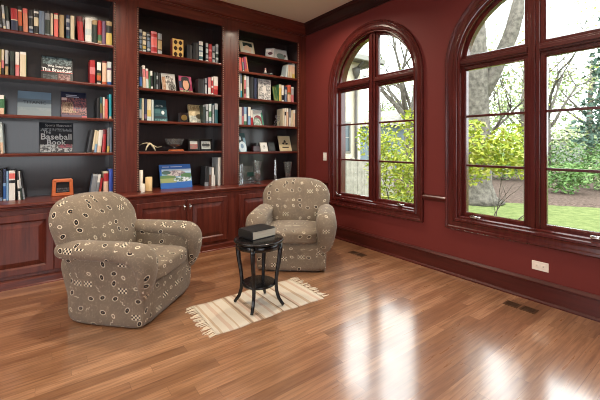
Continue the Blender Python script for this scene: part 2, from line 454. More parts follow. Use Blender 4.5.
# trim along the window wall
def run_y(name, y0, y1, prof, m=TRIM_Y, x=XW):
    """prof: [(projection, z)] closed"""
    vs = [(x-d, y, z) for y in (y0, y1) for d, z in prof]; k = len(prof)
    fs = [tuple(range(k)), tuple(range(k, 2*k))] + [(i, (i+1) % k, k+(i+1) % k, k+i) for i in range(k)]
    return struct(MB().faces(vs, fs).build(name, m))
Y_FACE = 4.27
run_y('baseboard_right', YR, 4.05, [(0,0),(.030,0),(.030,.012),(.024,.022),(.018,.026),(.018,.150),(.024,.156),(.024,.166),(.016,.176),(.008,.187),(0,.187)])
rail = [(0,.712),(.012,.714),(.016,.728),(.028,.738),(.032,.758),(.020,.772),(0,.780)]
run_y('trim_1', W_CEN[1]+HO, W_CEN[0]-HO, rail); run_y('trim_2', W_CEN[0]+HO, 4.02, rail); run_y('trim_3', YR, W_CEN[1]-HO, rail)
crown = [(0,3.02),(.012,3.02),(.018,3.034),(.030,3.042),(.036,3.060),(.062,3.086),(.096,3.112),(.104,3.116),(.108,3.132),(.130,3.142),(.136,3.16),(0,3.16)]
run_y('trim_4', YR, 4.27, crown, CROWNW)
def run_x(name, x0, x1, y, prof, m=CHERRY_H):
    vs = [(x, y-d, z) for x in (x0, x1) for d, z in prof]; k = len(prof)
    fs = [tuple(range(k)), tuple(range(k, 2*k))] + [(i, (i+1) % k, k+(i+1) % k, k+i) for i in range(k)]
    return struct(MB().faces(vs, fs).build(name, m))
cr2 = [(0,3.000),(.014,3.000),(.016,3.014),(.006,3.020),(.006,3.030),(.022,3.036),(.026,3.052),(.058,3.080),(.094,3.108),(.100,3.114),(.104,3.130),(.128,3.140),(.134,3.158),(0,3.158)]
run_x('trim_5', -0.70, XW, Y_FACE, cr2)

# switch and outlet
o = empty('light_switch', (XW, 3.812, 1.138)); tag(o, 'white light switch plate on red wall beside the arched window', 'light switch')
MB().box((-0.006,-0.036,-0.058),(0,0.036,0.058)).build('cover_plate', WHITEP, o, bevel=0.002)
MB().box((-0.010,-0.014,-0.03),(-0.006,0.014,0.03)).build('rocker', WHITEP, o, bevel=0.002)
o = empty('wall_outlet', (XW, 1.09, 0.299)); tag(o, 'white electrical outlet plate low on red wall above baseboard', 'outlet')
MB().box((-0.006,-0.060,-0.037),(0,0.060,0.037)).build('cover_plate', WHITEP, o, bevel=0.002)
SLOT = mat('outlet_slot', (60, 52, 46), 0.6)
for s in (-1, 1):
    f = MB().rbox((-0.0065,s*0.024,0),(0.002,0.016,0.017),4,6).build('socket_face', WHITEP, o)
    MB().box((-0.0092,s*0.024-0.006,-0.004),(-0.0085,s*0.024+0.005,-0.002)).box((-0.0092,s*0.024-0.006,0.003),(-0.0085,s*0.024+0.004,0.005)).build('slot', SLOT, f)

# floor registers
VENT = mat('vent_slots', (50, 32, 22), 0.6)
def vent(x, y, lab):
    o = empty('floor_vent', (x, y, 0.0)); tag(o, lab, 'vent', 'floor registers along the window wall')
    MB().ribbon([(-.05,-.052),(.05,-.052),(.05,.052),(-.05,.052)], [(0,0),(0,.003),(.012,.004),(.012,0)], lambda a, b, h: Vector((a, b, h))).build('grille_frame', BRASS, o)
    MB().box((-.04,-.042,0.0003),(.04,.042,.0012)).build('duct_opening', VENT, o)
    s = MB()
    for i in range(7): s.box((-.036+i*.0115,-.042,0.001),(-.0325+i*.0115,.042,.0032))
    s.build('louver', BRASS, o)
vent(3.07, 1.213, 'dark floor vent below second window, farther of the two')
vent(3.075, 1.093, 'dark floor vent below second window, nearer of the two')
vent(3.01, 2.95, 'small floor vent near armchair, farther of the pair')
vent(3.015, 2.83, 'small floor vent near armchair, nearer of the pair')

# ================================================================== BOOKCASES
ZT = 0.768                                        # top of the worktop
Y_SH, Y_BK = 4.285, 4.58                          # front of shelves, back panel
BAYS = {'left': (-0.42, 0.612, -0.70, 0.742, (2.41, 1.972, 1.596, 1.223)),
        'middle': (0.875, 1.895, 0.742, 2.02, (2.396, 1.972, 1.592, 1.229)),
        'right': (2.145, 3.14, 2.02, 3.299, (2.597, 2.335, 1.965, 1.590, 1.212))}
bead_me = None
def bookcase(side, lab):
    a, b, A, B, shelves = BAYS[side]
    root = empty('bookcase', ((a+b)/2, Y_FACE, ZT)); tag(root, lab, 'bookcase', 'built in bookcases along the back wall')
    ox, oy, oz = (a+b)/2, Y_FACE, ZT
    T = Matrix.Translation((-ox, -oy, -oz))
    def B_(name, m, mb, bevel=0, par=root): return mb.build(name, m, par, bevel)
    OT = 2.89
    for x0, x1 in ((A, a), (b, B)):
        s = MB().box((x0, Y_FACE, ZT), (x1, Y_FACE+0.025, 3.02), None, T)
        if x1-x0 > 0.2 or True:
            w0, w1 = x0 + (0.03 if x0 == A else 0.05), x1 - (0.03 if x1 == B else 0.05)
        B_('stile', CHERRY, s, 0.003)
        # vertical inner side board
        xs = (a-0.02, a) if x0 == A else (b, b+0.02)
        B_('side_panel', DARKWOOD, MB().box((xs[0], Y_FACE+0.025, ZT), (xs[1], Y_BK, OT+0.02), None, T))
        # rope beading beside the opening
        xb = a-0.014 if x0 == A else b+0.014
        m = MB().box((xb-.010, Y_FACE-.0015, ZT), (xb+.010, Y_FACE+.001, OT), DARKWOOD, T); z = ZT+0.02
        while z < OT-0.01:
            m.lathe([(0.001,-0.009),(0.0075,-0.005),(0.0075,0.005),(0.001,0.009)], (xb, Y_FACE-0.003, z), 6, BEAD, T); z += 0.026
        B_('bead_molding', None, m)
    B_('header', CHERRY_H, MB().box((a, Y_FACE, OT), (b, Y_FACE+0.025, 3.02), None, T), 0.003)
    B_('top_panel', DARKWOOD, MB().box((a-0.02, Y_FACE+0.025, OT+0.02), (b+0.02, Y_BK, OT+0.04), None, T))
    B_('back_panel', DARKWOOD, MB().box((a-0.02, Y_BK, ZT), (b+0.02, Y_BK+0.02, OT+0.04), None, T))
    for z in shelves:
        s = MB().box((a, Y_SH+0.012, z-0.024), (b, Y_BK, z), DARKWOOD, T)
        pr = [(Y_SH+0.012,z-0.030),(Y_SH+0.012,z),(Y_SH+0.003,z),(Y_SH,z-0.004),(Y_SH-0.002,z-0.012),(Y_SH,z-0.020),(Y_SH+0.004,z-0.030)]
        k = len(pr)
        s.faces([(x, y, zz) for x in (a, b) for y, zz in pr], [tuple(range(k)), tuple(range(k,2*k))]+[(i,(i+1)%k,k+(i+1)%k,k+i) for i in range(k)], CHERRY_H, T=T)
        o = s.build('shelf', None, root)
    return root
bookcase('left', 'tall cherry bookcase with dark shelves at the left, full of books')
bookcase('middle', 'tall cherry bookcase in the centre of three, with candles and antler')
bookcase('right', 'tall cherry bookcase nearest the windows, with crystal vases and picture frames')

# worktop shelf over the base cabinets
ct = [(0.60,0),(0,0),(0,.006),(-.010,.010),(-.012,.022),(-.004,.028),(-.004,.033),(-.022,.038),(-.030,.046),(-.030,.058),(-.022,.066),(-.014,.068),(0.60,.068)]
vs = [(x, 4.05+(d if d < 0.5 else 0.53), ZT-0.068+z) for x in (-0.70, 3.299) for d, z in ct]; k = len(ct)
o = MB().faces(vs, [tuple(range(k)), tuple(range(k,2*k))]+[(i,(i+1)%k,k+(i+1)%k,k+i) for i in range(k)]).build('countertop', CHERRY_H)
tag(o, 'long cherry ledge with molded edge under the three bookcases', 'countertop')
# base cabinets
def door(par, x0, x1, z0, z1, Y, knob_x, ox):
    def F(a, b, h): return Vector((a-ox, -h, b))
    d = MB().ribbon([(x0,z0),(x1,z0),(x1,z1),(x0,z1)], [(0,-0.005),(0,.016),(.004,.020),(.055,.020),(.062,.014),(.070,.006),(.070,-0.005)], F)
    o = d.build('door', CHERRY, par)
    i = 0.066; w, h = x1-x0, z1-z0
    q = lambda e: [(x0+i+e, z0+i+e), (x1-i-e, z0+i+e), (x1-i-e, z1-i-e), (x0+i+e, z1-i-e)]
    ring = [(0, .002), (.006, .004), (.045, .015), (.049, .0165)]
    vs = [F(x, z, hh) for e, hh in ring for x, z in q(e)]
    fs = [(j*4+t, j*4+(t+1) % 4, (j+1)*4+(t+1) % 4, (j+1)*4+t) for j in range(3) for t in range(4)] + [(12,13,14,15)]
    MB().faces(vs, fs).build('raised_panel', CHERRY, o, recalc=True)
    if knob_x is not None:
        Tk = Matrix.Translation((knob_x-ox, -0.020, 0.585)) @ Matrix.Rotation(PI/2, 4, 'X')
        MB().lathe([(0.006,0),(0.006,0.012),(0.013,0.018),(0.015,0.024),(0.010,0.030),(0.003,0.032)], (0,0,0), 12, CHROME, Tk).box((-0.006,-0.035,-0.001),(0.006,0.03,0.004),CHROME,Tk).build('knob', CHROME, o)
def cabinet(A, B, doors, lab):
    ox = (A+B)/2; Y = 4.05
    root = empty('base_cabinet', (ox, Y, 0)); tag(root, lab, 'cabinet', 'base cabinets under the bookcases')
    MB().box((A-ox, 0.006, 0.0), (B-ox, 0.55, 0.700)).build('carcass', CHERRY, root)
    zs = [(0.0,0),(-.018,0),(-.018,.010),(-.012,.016),(-.012,.066),(-.006,.074),(-.002,.082),(.006,.084),(.006,0)]
    k = len(zs)
    MB().faces([(x, d, z) for x in (A-ox, B-ox) for d, z in zs], [tuple(range(k)), tuple(range(k,2*k))]+[(i,(i+1)%k,k+(i+1)%k,k+i) for i in range(k)]).build('toe_molding', CHERRY_H, root)
    for x0, x1, kx in doors: door(root, x0, x1, 0.118, 0.662, Y, kx, ox)
cabinet(-0.70, 0.722, [(-0.49,0.072,0.045),(0.078,0.64,0.105)], 'cherry base cabinet at far left, partly behind the left armchair')
cabinet(0.722, 1.946, [(0.80,1.343,1.313),(1.350,1.862,1.381)], 'cherry base cabinet between the armchairs, with two chrome knobs')
cabinet(1.946, 3.299, [(2.03,2.620,2.59),(2.626,3.22,2.656)], 'cherry base cabinet behind the right armchair, in the corner by window')
# ================================================================== BOOKS
Y_SP = 4.33
ORD = ['zeroth','first','second','third','fourth','fifth','sixth','seventh','eighth','ninth','tenth','eleventh','twelfth','thirteenth','fourteenth','fifteenth','sixteenth','seventeenth','eighteenth','nineteenth','twentieth']
C = dict(black=(24,23,26), cream=(214,200,170), white=(226,222,214), grey=(128,132,136), red=(168,32,38), navy=(34,44,74), teal=(38,88,96), orange=(196,92,52), salmon=(206,128,98),
         slate=(104,120,140), dkgreen=(34,48,42), tan=(172,146,104), purple=(112,84,112), pink=(206,120,124), pale=(196,208,206), green=(62,112,74), maroon=(98,24,30), blue=(44,92,158), royal=(58,84,176),
         yellow=(206,180,96), turq=(52,160,178), olive=(120,112,62), magenta=(160,62,104), brown=(92,62,48), silver=(170,174,176), lblue=(130,166,200), coral=(220,104,96), peach=(222,188,160))
def bm_(c): return mat('book_'+c, C[c], 0.5, coat=0.15)
def book_mesh(w, h, d, bands, cover):
    """spine faces -Y, spine bottom left front corner at origin. bands: [(fraction of height, colour)] from the bottom up"""
    m = MB(); t = min(0.003, w*0.16)
    cv = bm_(cover)
    z = 0.0
    n = 4
    for fr, col in bands:
        z1 = min(h, z+fr*h)
        vs = []
        for zz in (z, z1):
            for i in range(n+1):
                x = w*i/n; vs.append((x, 0.006-0.006*math.sin(PI*i/n), zz))
            vs += [(w, 0.010, zz), (0, 0.010, zz)]
        k = n+3
        m.faces(vs, [tuple(range(k)), tuple(range(k,2*k))]+[(i,(i+1)%k,k+(i+1)%k,k+i) for i in range(k)], bm_(col))
        z = z1
    m.box((0,0.010,0),(t,d,h),cv).box((w-t,0.010,0),(w,d,h),cv)
    m.box((t,0.010,0.004),(w-t,d-0.004,h-0.004),PAGES)
    return m
ALLB = []
def row(side, shelf_word, z, items, Yf=Y_SP):
    """items: (u0, u1, v top, description, cover, bands or None, lean shift in px of the top)"""
    prev = -9
    for i, it in enumerate(items):
        u0, u1, vt, desc, cover = it[:5]
        bands = it[5] if len(it) > 5 and it[5] else [(1.0, cover)]
        lean = it[6] if len(it) > 6 else 0
        x0, x1 = at(u0, 100, Yf).x, at(u1, 100, Yf).x
        x0 = max(x0, prev+0.0008, BAYS[side][0]+0.001)
        x1 = min(max(x1, x0+0.010), BAYS[side][1]-0.001)
        h = at((u0+u1)/2, vt, Yf).z - z
        w = x1-x0; d = min(0.23, max(0.13, h*0.66)); d = min(d, Y_BK-Yf-0.006)
        o = book_mesh(w, h, d, bands, cover).build('book', None, None, 0)
        zoff = 0.0005
        ang = 0.0
        if lean:
            x2 = at((u0+u1)/2+lean, vt, Yf).x - at((u0+u1)/2, vt, Yf).x
            ang = math.atan2(x2, h)
            if ang < 0: x0 += 0.0
        o.rotation_euler = (0, ang, 0)
        # keep the lowest corner on the shelf
        px = x0 if ang <= 0 else x0
        lift = w*math.sin(ang) if ang > 0 else 0.0
        o.location = (px, Yf, z+zoff+lift)
        prev = x0 + (w*math.cos(ang))
        vis = [q for q in items if q[1] > 0.5]
        right = 'right end' in shelf_word; word = shelf_word.replace(' right end', '')
        if it in vis: where = '%s from %s' % (ORD[len(vis)-vis.index(it)] if right else ORD[vis.index(it)+1], 'right' if right else 'left')
        else: where = 'beyond the left picture edge'
        tag(o, '%s, %s on %s of %s bookcase' % (desc, where, word, side), 'book', 'books on the %s of the %s bookcase' % (word, side))
        ALLB.append(o)
L, M, R = BAYS['left'][4], BAYS['middle'][4], BAYS['right'][4]
row('left', 'top shelf', L[0], [
 (-14,-10,3,'maroon hardback','maroon'), (-9.5,-6,4,'pale grey book','pale'), (-5.5,-2,4.5,'navy book','navy'),
 (-1.5,2.2,5.5,'black hardback','black',[(.1,'black'),(.1,'grey'),(.8,'black')]),
 (3.2,6.0,5.2,'thin cream and grey book','grey',[(.15,'cream'),(.3,'grey'),(.2,'cream'),(.35,'silver')],-2.2),
 (6.8,10.0,6.8,'black book with grey stripe','black',[(.4,'silver'),(.1,'black'),(.5,'dkgreen')],-2.0),
 (11.2,17.8,8.5,'thick red and navy book','navy',[(.48,'navy'),(.04,'cream'),(.48,'red')],-0.6),
 (18.8,22.6,6.4,'black book with orange middle','black',[(.25,'black'),(.55,'orange'),(.06,'cream'),(.14,'black')],-1.2),
 (23.6,28.2,8.6,'salmon coloured book','salmon',[(.8,'salmon'),(.2,'coral')],-1.0),
 (29.0,33.2,10.2,'black book with silver lettering','black',[(.12,'slate'),(.1,'navy'),(.1,'silver'),(.35,'black'),(.08,'grey'),(.25,'black')],-0.4),
 (33.9,38.4,9.2,'black book with cream label','black',[(.06,'cream'),(.28,'black'),(.34,'cream'),(.16,'black'),(.08,'white'),(.08,'black')]),
 (39.0,44.4,11.0,'slate blue book','slate'),
 (45.2,49.8,11.2,'dark green book with grey top','dkgreen',[(.1,'grey'),(.56,'dkgreen'),(.26,'grey'),(.08,'black')]),
 (50.6,53.0,13.4,'thin cream white paperback','cream',[(.1,'grey'),(.9,'cream')]),
 (54.0,58.2,13.2,'coral pink book with cream top','coral',[(.76,'coral'),(.18,'cream'),(.06,'red')]),
 (59.6,64.0,15.0,'tan upright for lit backing','tan'),  # added upright; its tan stands in for a lit patch of back panel
 (66.3,69.7,15.0,'navy book with white speckles','navy',[(.15,'teal'),(.25,'navy'),(.1,'silver'),(.2,'navy'),(.15,'silver'),(.15,'navy')]),
 (70.6,74.4,15.8,'cream book','cream'),
 (78.4,84.0,16.8,'bright red leaning book','red',[(.18,'red'),(.62,'red'),(.2,'maroon')],-1.6),
 (85.2,91.6,17.8,'wide white book','white',[(.3,'white'),(.25,'pale'),(.45,'white')])])
row('left', 'top shelf right end', L[0], [
 (92.4,97.2,20.0,'dark green book with tan top','dkgreen',[(.8,'dkgreen'),(.2,'tan')]),
 (97.8,101.6,20.5,'red and green book','red',[(.15,'tan'),(.25,'green'),(.6,'red')]),
 (102.0,105.7,21.0,'mauve book','purple'),
 (106.2,111.8,21.2,'yellow tan book with black square','yellow',[(.52,'yellow'),(.3,'black'),(.18,'tan')])])
row('left', 'second shelf', L[1], [
 (-9.5,-6,47,'brown book','brown'), (-5.5,-3,48,'white book','white'), (-2.6,0.9,49.0,'yellow green book','olive',[(.5,'yellow'),(.5,'olive')]),
 (1.5,4.0,49.5,'cream book with black foot','cream',[(.28,'black'),(.3,'pink'),(.42,'cream')]),
 (5.0,8.2,50.0,'pale grey book with tan foot','silver',[(.36,'tan'),(.1,'black'),(.54,'silver')]),
 (10.0,14.2,51.3,'charcoal green book','dkgreen',[(.3,'dkgreen'),(.3,'black'),(.4,'dkgreen')]),
 (15.4,19.2,52.0,'white book with pink foot','pink',[(.38,'pink'),(.1,'coral'),(.52,'white')]),
 (20.0,26.0,52.0,'wide cream book with green edge','green',[(.9,'cream'),(.1,'white')])])
row('left', 'second shelf right end', L[1], [
 (89.8,95.2,60.2,'red book with white lettering','red',[(.4,'red'),(.3,'pink'),(.3,'red')]),
 (97.0,101.2,61.0,'black book with orange stripe','black',[(.06,'white'),(.1,'black'),(.22,'orange'),(.1,'olive'),(.12,'black'),(.34,'white'),(.06,'black')]),
 (102.4,106.6,61.0,'brown and cream book','maroon',[(.12,'orange'),(.8,'peach'),(.08,'maroon')]),
 (107.4,111.4,61.8,'mauve book with blue foot','purple',[(.14,'blue'),(.5,'white'),(.1,'purple'),(.26,'pale')])])
row('left', 'third shelf', L[2], [(-6,-2,95,'grey book','grey'), (-1.4,4.0,95.0,'white and green book','green',[(.34,'peach'),(.46,'green'),(.2,'white')])])
row('left', 'third shelf right end', L[2], [
 (97.0,99.8,98.0,'black book','black'), (100.2,102.4,97.0,'olive and navy book','teal',[(.25,'purple'),(.45,'olive'),(.3,'teal')]),
 (102.9,104.8,97.2,'thin pale pink book','pink',[(.6,'peach'),(.4,'white')]), (105.2,107.8,99.2,'coral pink paperback','coral'),
 (109.2,111.6,94.4,'turquoise book','turq',[(.1,'peach'),(.9,'turq')])])
row('left', 'fourth shelf', L[3], [(-4.5,-1.0,121,'white book','white'), (0.6,3.4,122,'pale green leaning book','pale',[(.35,'peach'),(.65,'pale')],-1.5)])
row('left', 'fourth shelf right end', L[3], [
 (87.0,91.2,130.0,'black leaning book','black',None,4.0), (91.6,94.0,130.0,'cream leaning book','cream',[(.12,'brown'),(.88,'cream')],3.2),
 (94.3,96.4,131.0,'thin pale green leaning book','pale',[(.4,'lblue'),(.6,'cream')],2.8), (97.0,101.0,130.0,'white leaning book','white',[(.3,'peach'),(.7,'white')],2.2),
 (102.2,105.4,129.5,'red leaning book','red',[(.8,'red'),(.2,'maroon')],1.4), (107.0,109.4,127.5,'grey book with yellow foot','grey',[(.25,'yellow'),(.75,'grey')],0.6),
 (109.9,112.0,127.5,'grey green book','slate')])
row('left', 'bottom ledge', ZT, [
 (-6,-2,171,'brown book','brown'), (-1.5,2.4,170,'black hardback','black',[(.12,'slate'),(.88,'black')]), (3.0,5.9,169.0,'dark blue book','navy',[(.06,'silver'),(.4,'blue'),(.1,'lblue'),(.44,'navy')]),
 (6.2,8.4,171.0,'thin light blue book','lblue'), (8.9,15.0,170.8,'thick white book with black band','white',[(.58,'white'),(.10,'black'),(.05,'white'),(.18,'coral'),(.09,'white')]),
 (18.4,20.6,171.3,'black and white leaning book','black',[(.3,'white'),(.1,'black'),(.3,'white'),(.3,'black')],-2.0),
 (21.0,22.8,171.3,'white edged leaning book','dkgreen',[(.4,'dkgreen'),(.3,'silver'),(.3,'white')],-2.8),
 (23.2,25.2,172.0,'black leaning magazine','black',[(.4,'grey'),(.6,'black')],-4.0)])
row('left', 'bottom ledge right end', ZT, [
 (90.0,95.0,174.6,'grey leaning book','slate',[(.9,'grey'),(.1,'silver')],3.4), (95.4,98.0,174.6,'white topped leaning book','grey',[(.6,'grey'),(.4,'white')],3.2),
 (98.6,100.8,178.0,'red leaning book','maroon',[(.3,'orange'),(.7,'red')],2.4), (103.6,108.4,171.4,'cream book with red lettering','cream',[(.55,'peach'),(.36,'red'),(.09,'cream')]),
 (109.2,114.0,169.0,'royal blue book','royal',[(.1,'silver'),(.9,'royal')])], 4.30)
row('middle', 'top shelf', M[0], [
 (139.0,142.2,29.4,'grey banded black book','black',[(.08,'silver'),(.08,'black'),(.15,'slate'),(.06,'black'),(.16,'slate'),(.06,'black'),(.12,'grey'),(.15,'navy'),(.14,'silver')]),
 (142.8,146.3,31.8,'cream book with black bands','cream',[(.12,'pale'),(.06,'black'),(.14,'yellow'),(.06,'black'),(.2,'cream'),(.06,'black'),(.12,'cream'),(.06,'black'),(.18,'cream')]),
 (147.4,150.6,32.8,'blue grey banded book','slate',[(.12,'black'),(.1,'silver'),(.06,'black'),(.3,'slate'),(.06,'black'),(.12,'slate'),(.1,'black'),(.06,'silver'),(.08,'black')]),
 (151.3,157.0,31.5,'thick rose red book','red',[(.1,'pink'),(.2,'red'),(.08,'pink'),(.3,'coral'),(.08,'pink'),(.14,'red'),(.1,'pink')]),
 (158.0,162.0,33.5,'tan grey book','tan',[(.2,'silver'),(.06,'brown'),(.4,'tan'),(.06,'brown'),(.28,'grey')])])
row('middle', 'top shelf right end', M[0], [
 (187.5,192.5,45.0,'short black book','black'),(193.5,198.6,43,'black hardback','black'),
 (199.2,203.0,41.4,'navy book with white bands','navy',[(.08,'white'),(.16,'teal'),(.06,'white'),(.16,'pale'),(.08,'slate'),(.2,'pale'),(.06,'navy'),(.2,'white')]),
 (206.0,208.4,43.0,'black book with white bands','black',[(.1,'white'),(.08,'black'),(.2,'silver'),(.08,'black'),(.24,'pale'),(.08,'black'),(.22,'silver')]),
 (208.9,212.0,44.0,'rose red banded book','red',[(.2,'red'),(.1,'pink'),(.3,'red'),(.1,'pink'),(.3,'red')]),
 (212.7,215.0,46.0,'grey banded book','grey',[(.2,'silver'),(.1,'black'),(.3,'silver'),(.1,'black'),(.3,'grey')]),
 (215.9,218.6,44.4,'green grey banded book','dkgreen',[(.2,'grey'),(.1,'pale'),(.2,'dkgreen'),(.1,'pale'),(.25,'grey'),(.15,'silver')])])
row('middle', 'second shelf', M[1], [
 (139.6,142.2,66.5,'black and blue book','black',[(.1,'black'),(.42,'blue'),(.48,'black')]), (143.2,146.0,65.6,'tall white and pink book','white',[(.5,'peach'),(.35,'pink'),(.15,'white')],-0.8),
 (146.4,148.8,68.8,'white book','white',[(.5,'pale'),(.4,'pink'),(.1,'white')],-0.5), (149.2,150.8,71.4,'thin green book','green',None,-0.4), (151.2,153.2,71.0,'black book with white top','black',[(.14,'white'),(.6,'black'),(.26,'white')],-0.8),
 (154.2,155.8,72.4,'thin dark grey book','dkgreen'), (156.6,158.2,72.4,'black book with grey title','black',[(.3,'grey'),(.3,'black'),(.2,'silver'),(.2,'black')]), (158.6,160.6,73.0,'plain black book','black')])
row('middle', 'second shelf right end', M[1], [
 (198.5,204.4,79,'black hardback','black'), (205.0,207.2,78.4,'grey topped black book','black',[(.6,'silver'),(.1,'black'),(.3,'grey')]), (208.4,211.0,77.4,'pink and white book','purple',[(.4,'white'),(.6,'pink')]),
 (211.7,213.4,77.0,'thin red and white book','red',[(.1,'white'),(.3,'red'),(.1,'white'),(.3,'red'),(.2,'white')]), (213.9,218.2,76.6,'white book with red foot','white',[(.3,'red'),(.2,'coral'),(.5,'white')])])
row('middle', 'third shelf', M[2], [
 (139.0,141.7,98.4,'teal book with white foot','teal',[(.1,'black'),(.4,'silver'),(.5,'teal')]), (142.0,144.0,98.4,'thin cream book','cream'), (144.6,147.0,98.8,'navy striped book','navy',[(.1,'black'),(.2,'purple'),(.7,'navy')]),
 (147.4,151.4,99.4,'cream and yellow book','cream',[(.2,'pale'),(.3,'yellow'),(.5,'cream')]), (151.8,153.8,99.8,'pale blue grey book','pale')])
row('middle', 'third shelf right end', M[2], [
 (203.0,205.7,105.0,'dark grey book','dkgreen',[(.9,'dkgreen'),(.1,'grey')]), (206.2,208.3,104.2,'grey white book','silver',[(.12,'slate'),(.5,'silver'),(.08,'black'),(.3,'silver')]),
 (209.2,211.6,104.0,'pale green book','pale',[(.12,'slate'),(.2,'pale'),(.3,'green'),(.38,'pale')]), (212.8,214.4,105.0,'thin grey striped book','grey',[(.5,'silver'),(.5,'grey')]), (215.0,218.2,103.6,'dark teal book','teal',[(.7,'teal'),(.3,'silver')])])
row('middle', 'bottom ledge right end', ZT, [
 (204.8,208.6,166.6,'black leaning book','black',[(.2,'grey'),(.8,'black')],0.9), (209.2,211.2,167.0,'dark brown book','brown',[(.6,'brown'),(.4,'grey')],0.3), (211.8,213.8,167.6,'thin bright white book','white',None,0.2),
 (214.3,215.4,175.0,'short white booklet','white'), (218.6,221.0,157.6,'tall white book','silver',[(1,'white')])], 4.31)
row('right', 'second shelf', R[1], [
 (239.4,242.2,57.6,'coral pink leaning book','coral',None,-0.9), (243.0,244.6,57.8,'thin grey green leaning book','grey',[(.1,'white'),(.6,'grey'),(.3,'coral')],-1.2), (245.2,247.2,57.0,'magenta leaning book','magenta',[(.2,'orange'),(.8,'magenta')],-1.6),
 (247.7,249.0,57.0,'thin salmon leaning book','salmon',None,-2.2)])
row('right', 'second shelf right end', R[1], [
 (285.6,287.6,65.4,'pale teal leaning book','pale',None,1.2), (288.4,290.2,63.8,'cream volume','cream',[(.5,'cream'),(.4,'peach'),(.1,'silver')]), (290.5,292.3,63.8,'cream peach volume','peach',[(.45,'cream'),(.45,'peach'),(.1,'silver')]),
 (292.6,295.0,63.4,'cream volume with white top','cream',[(.3,'yellow'),(.5,'peach'),(.2,'white')])])
row('right', 'third shelf', R[2], [
 (239.2,240.5,73.6,'thin white book','white'),(240.8,242.2,73.8,'white and teal book','lblue',[(.3,'turq'),(.3,'white'),(.4,'slate')]), (243.0,244.0,75.4,'thin olive book','olive'), (244.3,246.2,75.2,'pink and white book','pink',[(.2,'pink'),(.2,'maroon'),(.4,'pink'),(.2,'white')]),
 (246.8,249.6,76.2,'pale grey green book','pale',[(.1,'white'),(.4,'pale'),(.5,'silver')],-0.3), (250.6,254,77,'black book','black'), (254.6,257.0,78,'navy book','navy')])
row('right', 'third shelf right end', R[2], [
 (279.4,281.6,84.4,'yellow green book','green',[(.8,'yellow'),(.2,'cream')]), (282.0,284.2,85.4,'white book with black foot','white',[(.1,'white'),(.3,'black'),(.6,'white')]), (285.0,287.4,86.6,'navy and grey book','navy',[(.5,'slate'),(.3,'silver'),(.2,'navy')]),
 (287.9,291.0,85.0,'orange topped cream book','orange',[(.45,'peach'),(.12,'olive'),(.3,'orange'),(.13,'coral')]), (291.6,294.0,87.0,'pink red book','red',[(.5,'pink'),(.4,'silver'),(.1,'white')])])
row('right', 'fourth shelf', R[3], [
 (239.2,241.8,107.0,'white and green book','white',[(.5,'pale'),(.5,'white')]), (242.2,243.8,107.2,'pink grey book','pink',[(.5,'pink'),(.5,'purple')]), (244.2,246.8,107.0,'blue grey book','slate',[(.2,'green'),(.4,'pale'),(.4,'lblue')]),
 (247.1,248.0,107.4,'thin navy book','navy'), (248.4,250.8,107.0,'white and blue book','lblue',[(.5,'lblue'),(.5,'white')]), (251.2,253.0,110.0,'red foot white book','red',[(.5,'red'),(.5,'white')])])
row('right', 'fourth shelf right end', R[3], [
 (283.2,284.6,108.8,'thin cream book','cream'),(285.0,286.4,108.2,'white and black book','white',[(.6,'white'),(.2,'black'),(.2,'white')]), (286.8,288.6,108.4,'pale pink book','peach',[(.8,'peach'),(.2,'white')]), (289.4,290.9,108.6,'grey green book','grey',[(.5,'white'),(.5,'grey')],0.4),
 (291.6,293.4,110.4,'cream white book','cream'), (293.7,295.8,110.0,'peach white book','peach',[(.8,'peach'),(.2,'white')])])

# ------------------------------------------------------------------ books facing out, frames and ornaments
def facing(name, u0, u1, vt, z, Y, thick, cover, picm, lab, cat='book', tilt=True, yaw=0.0, margin=0.0, group=None):
    x0, x1 = at(u0, 100, Y).x, at(u1, 100, Y).x
    h = (at((u0+u1)/2, vt, Y).z - z)*(1.05 if tilt else 1.0); w = (x1-x0)*1.02
    root = empty(name, ((x0+x1)/2, Y, z+0.0006)); tag(root, lab, cat, group)
    a = 0.0
    if tilt:
        gap = Y_BK-Y-thick-0.002
        a = -math.asin(min(0.30, max(0.0, gap/h)))
    root.rotation_euler = (a, 0, yaw)
    if name == 'book':
        c = bm_(cover)
        b = MB().box((-w/2,0.0008,0),(w/2,0.0034,h),c).box((-w/2,thick-0.003,0),(w/2,thick,h),c).box((-w/2,0.0008,0),(-w/2+0.003,thick,h),c).box((-w/2+0.003,0.0034,0.004),(w/2-0.004,thick-0.003,h-0.004),PAGES)
        b.build('cover', None, root)
    else:
        fm = mat('frame_'+cover, C[cover], 0.35, coat=0.3)
        fw = margin
        MB().ribbon([(-w/2,0),(w/2,0),(w/2,h),(-w/2,h)], [(0,0),(0,.010),(fw*0.5,.013),(fw,.008),(fw,0)], lambda p, q, hh: Vector((p, 0.012-hh, q))).build('frame_border', fm, root)
        MB().box((-w/2+0.002,0.012,0.002),(w/2-0.002,0.016,h-0.002)).build('backing_board', PLINTH, root)
    if picm:
        e = margin
        MB().box((-w/2+e,0.0,e),(w/2-e,0.0008,h-e) if name == 'book' else (w/2-e,0.011,h-e)).build('cover_picture' if name == 'book' else 'photo', picm, root)
    return root, w, h
WHITE_INK = mat('white_ink', (238, 238, 238), 0.6); DARK_INK = mat('dark_ink', (52, 60, 68), 0.6); RED_INK = mat('red_ink', (190, 40, 48), 0.6)

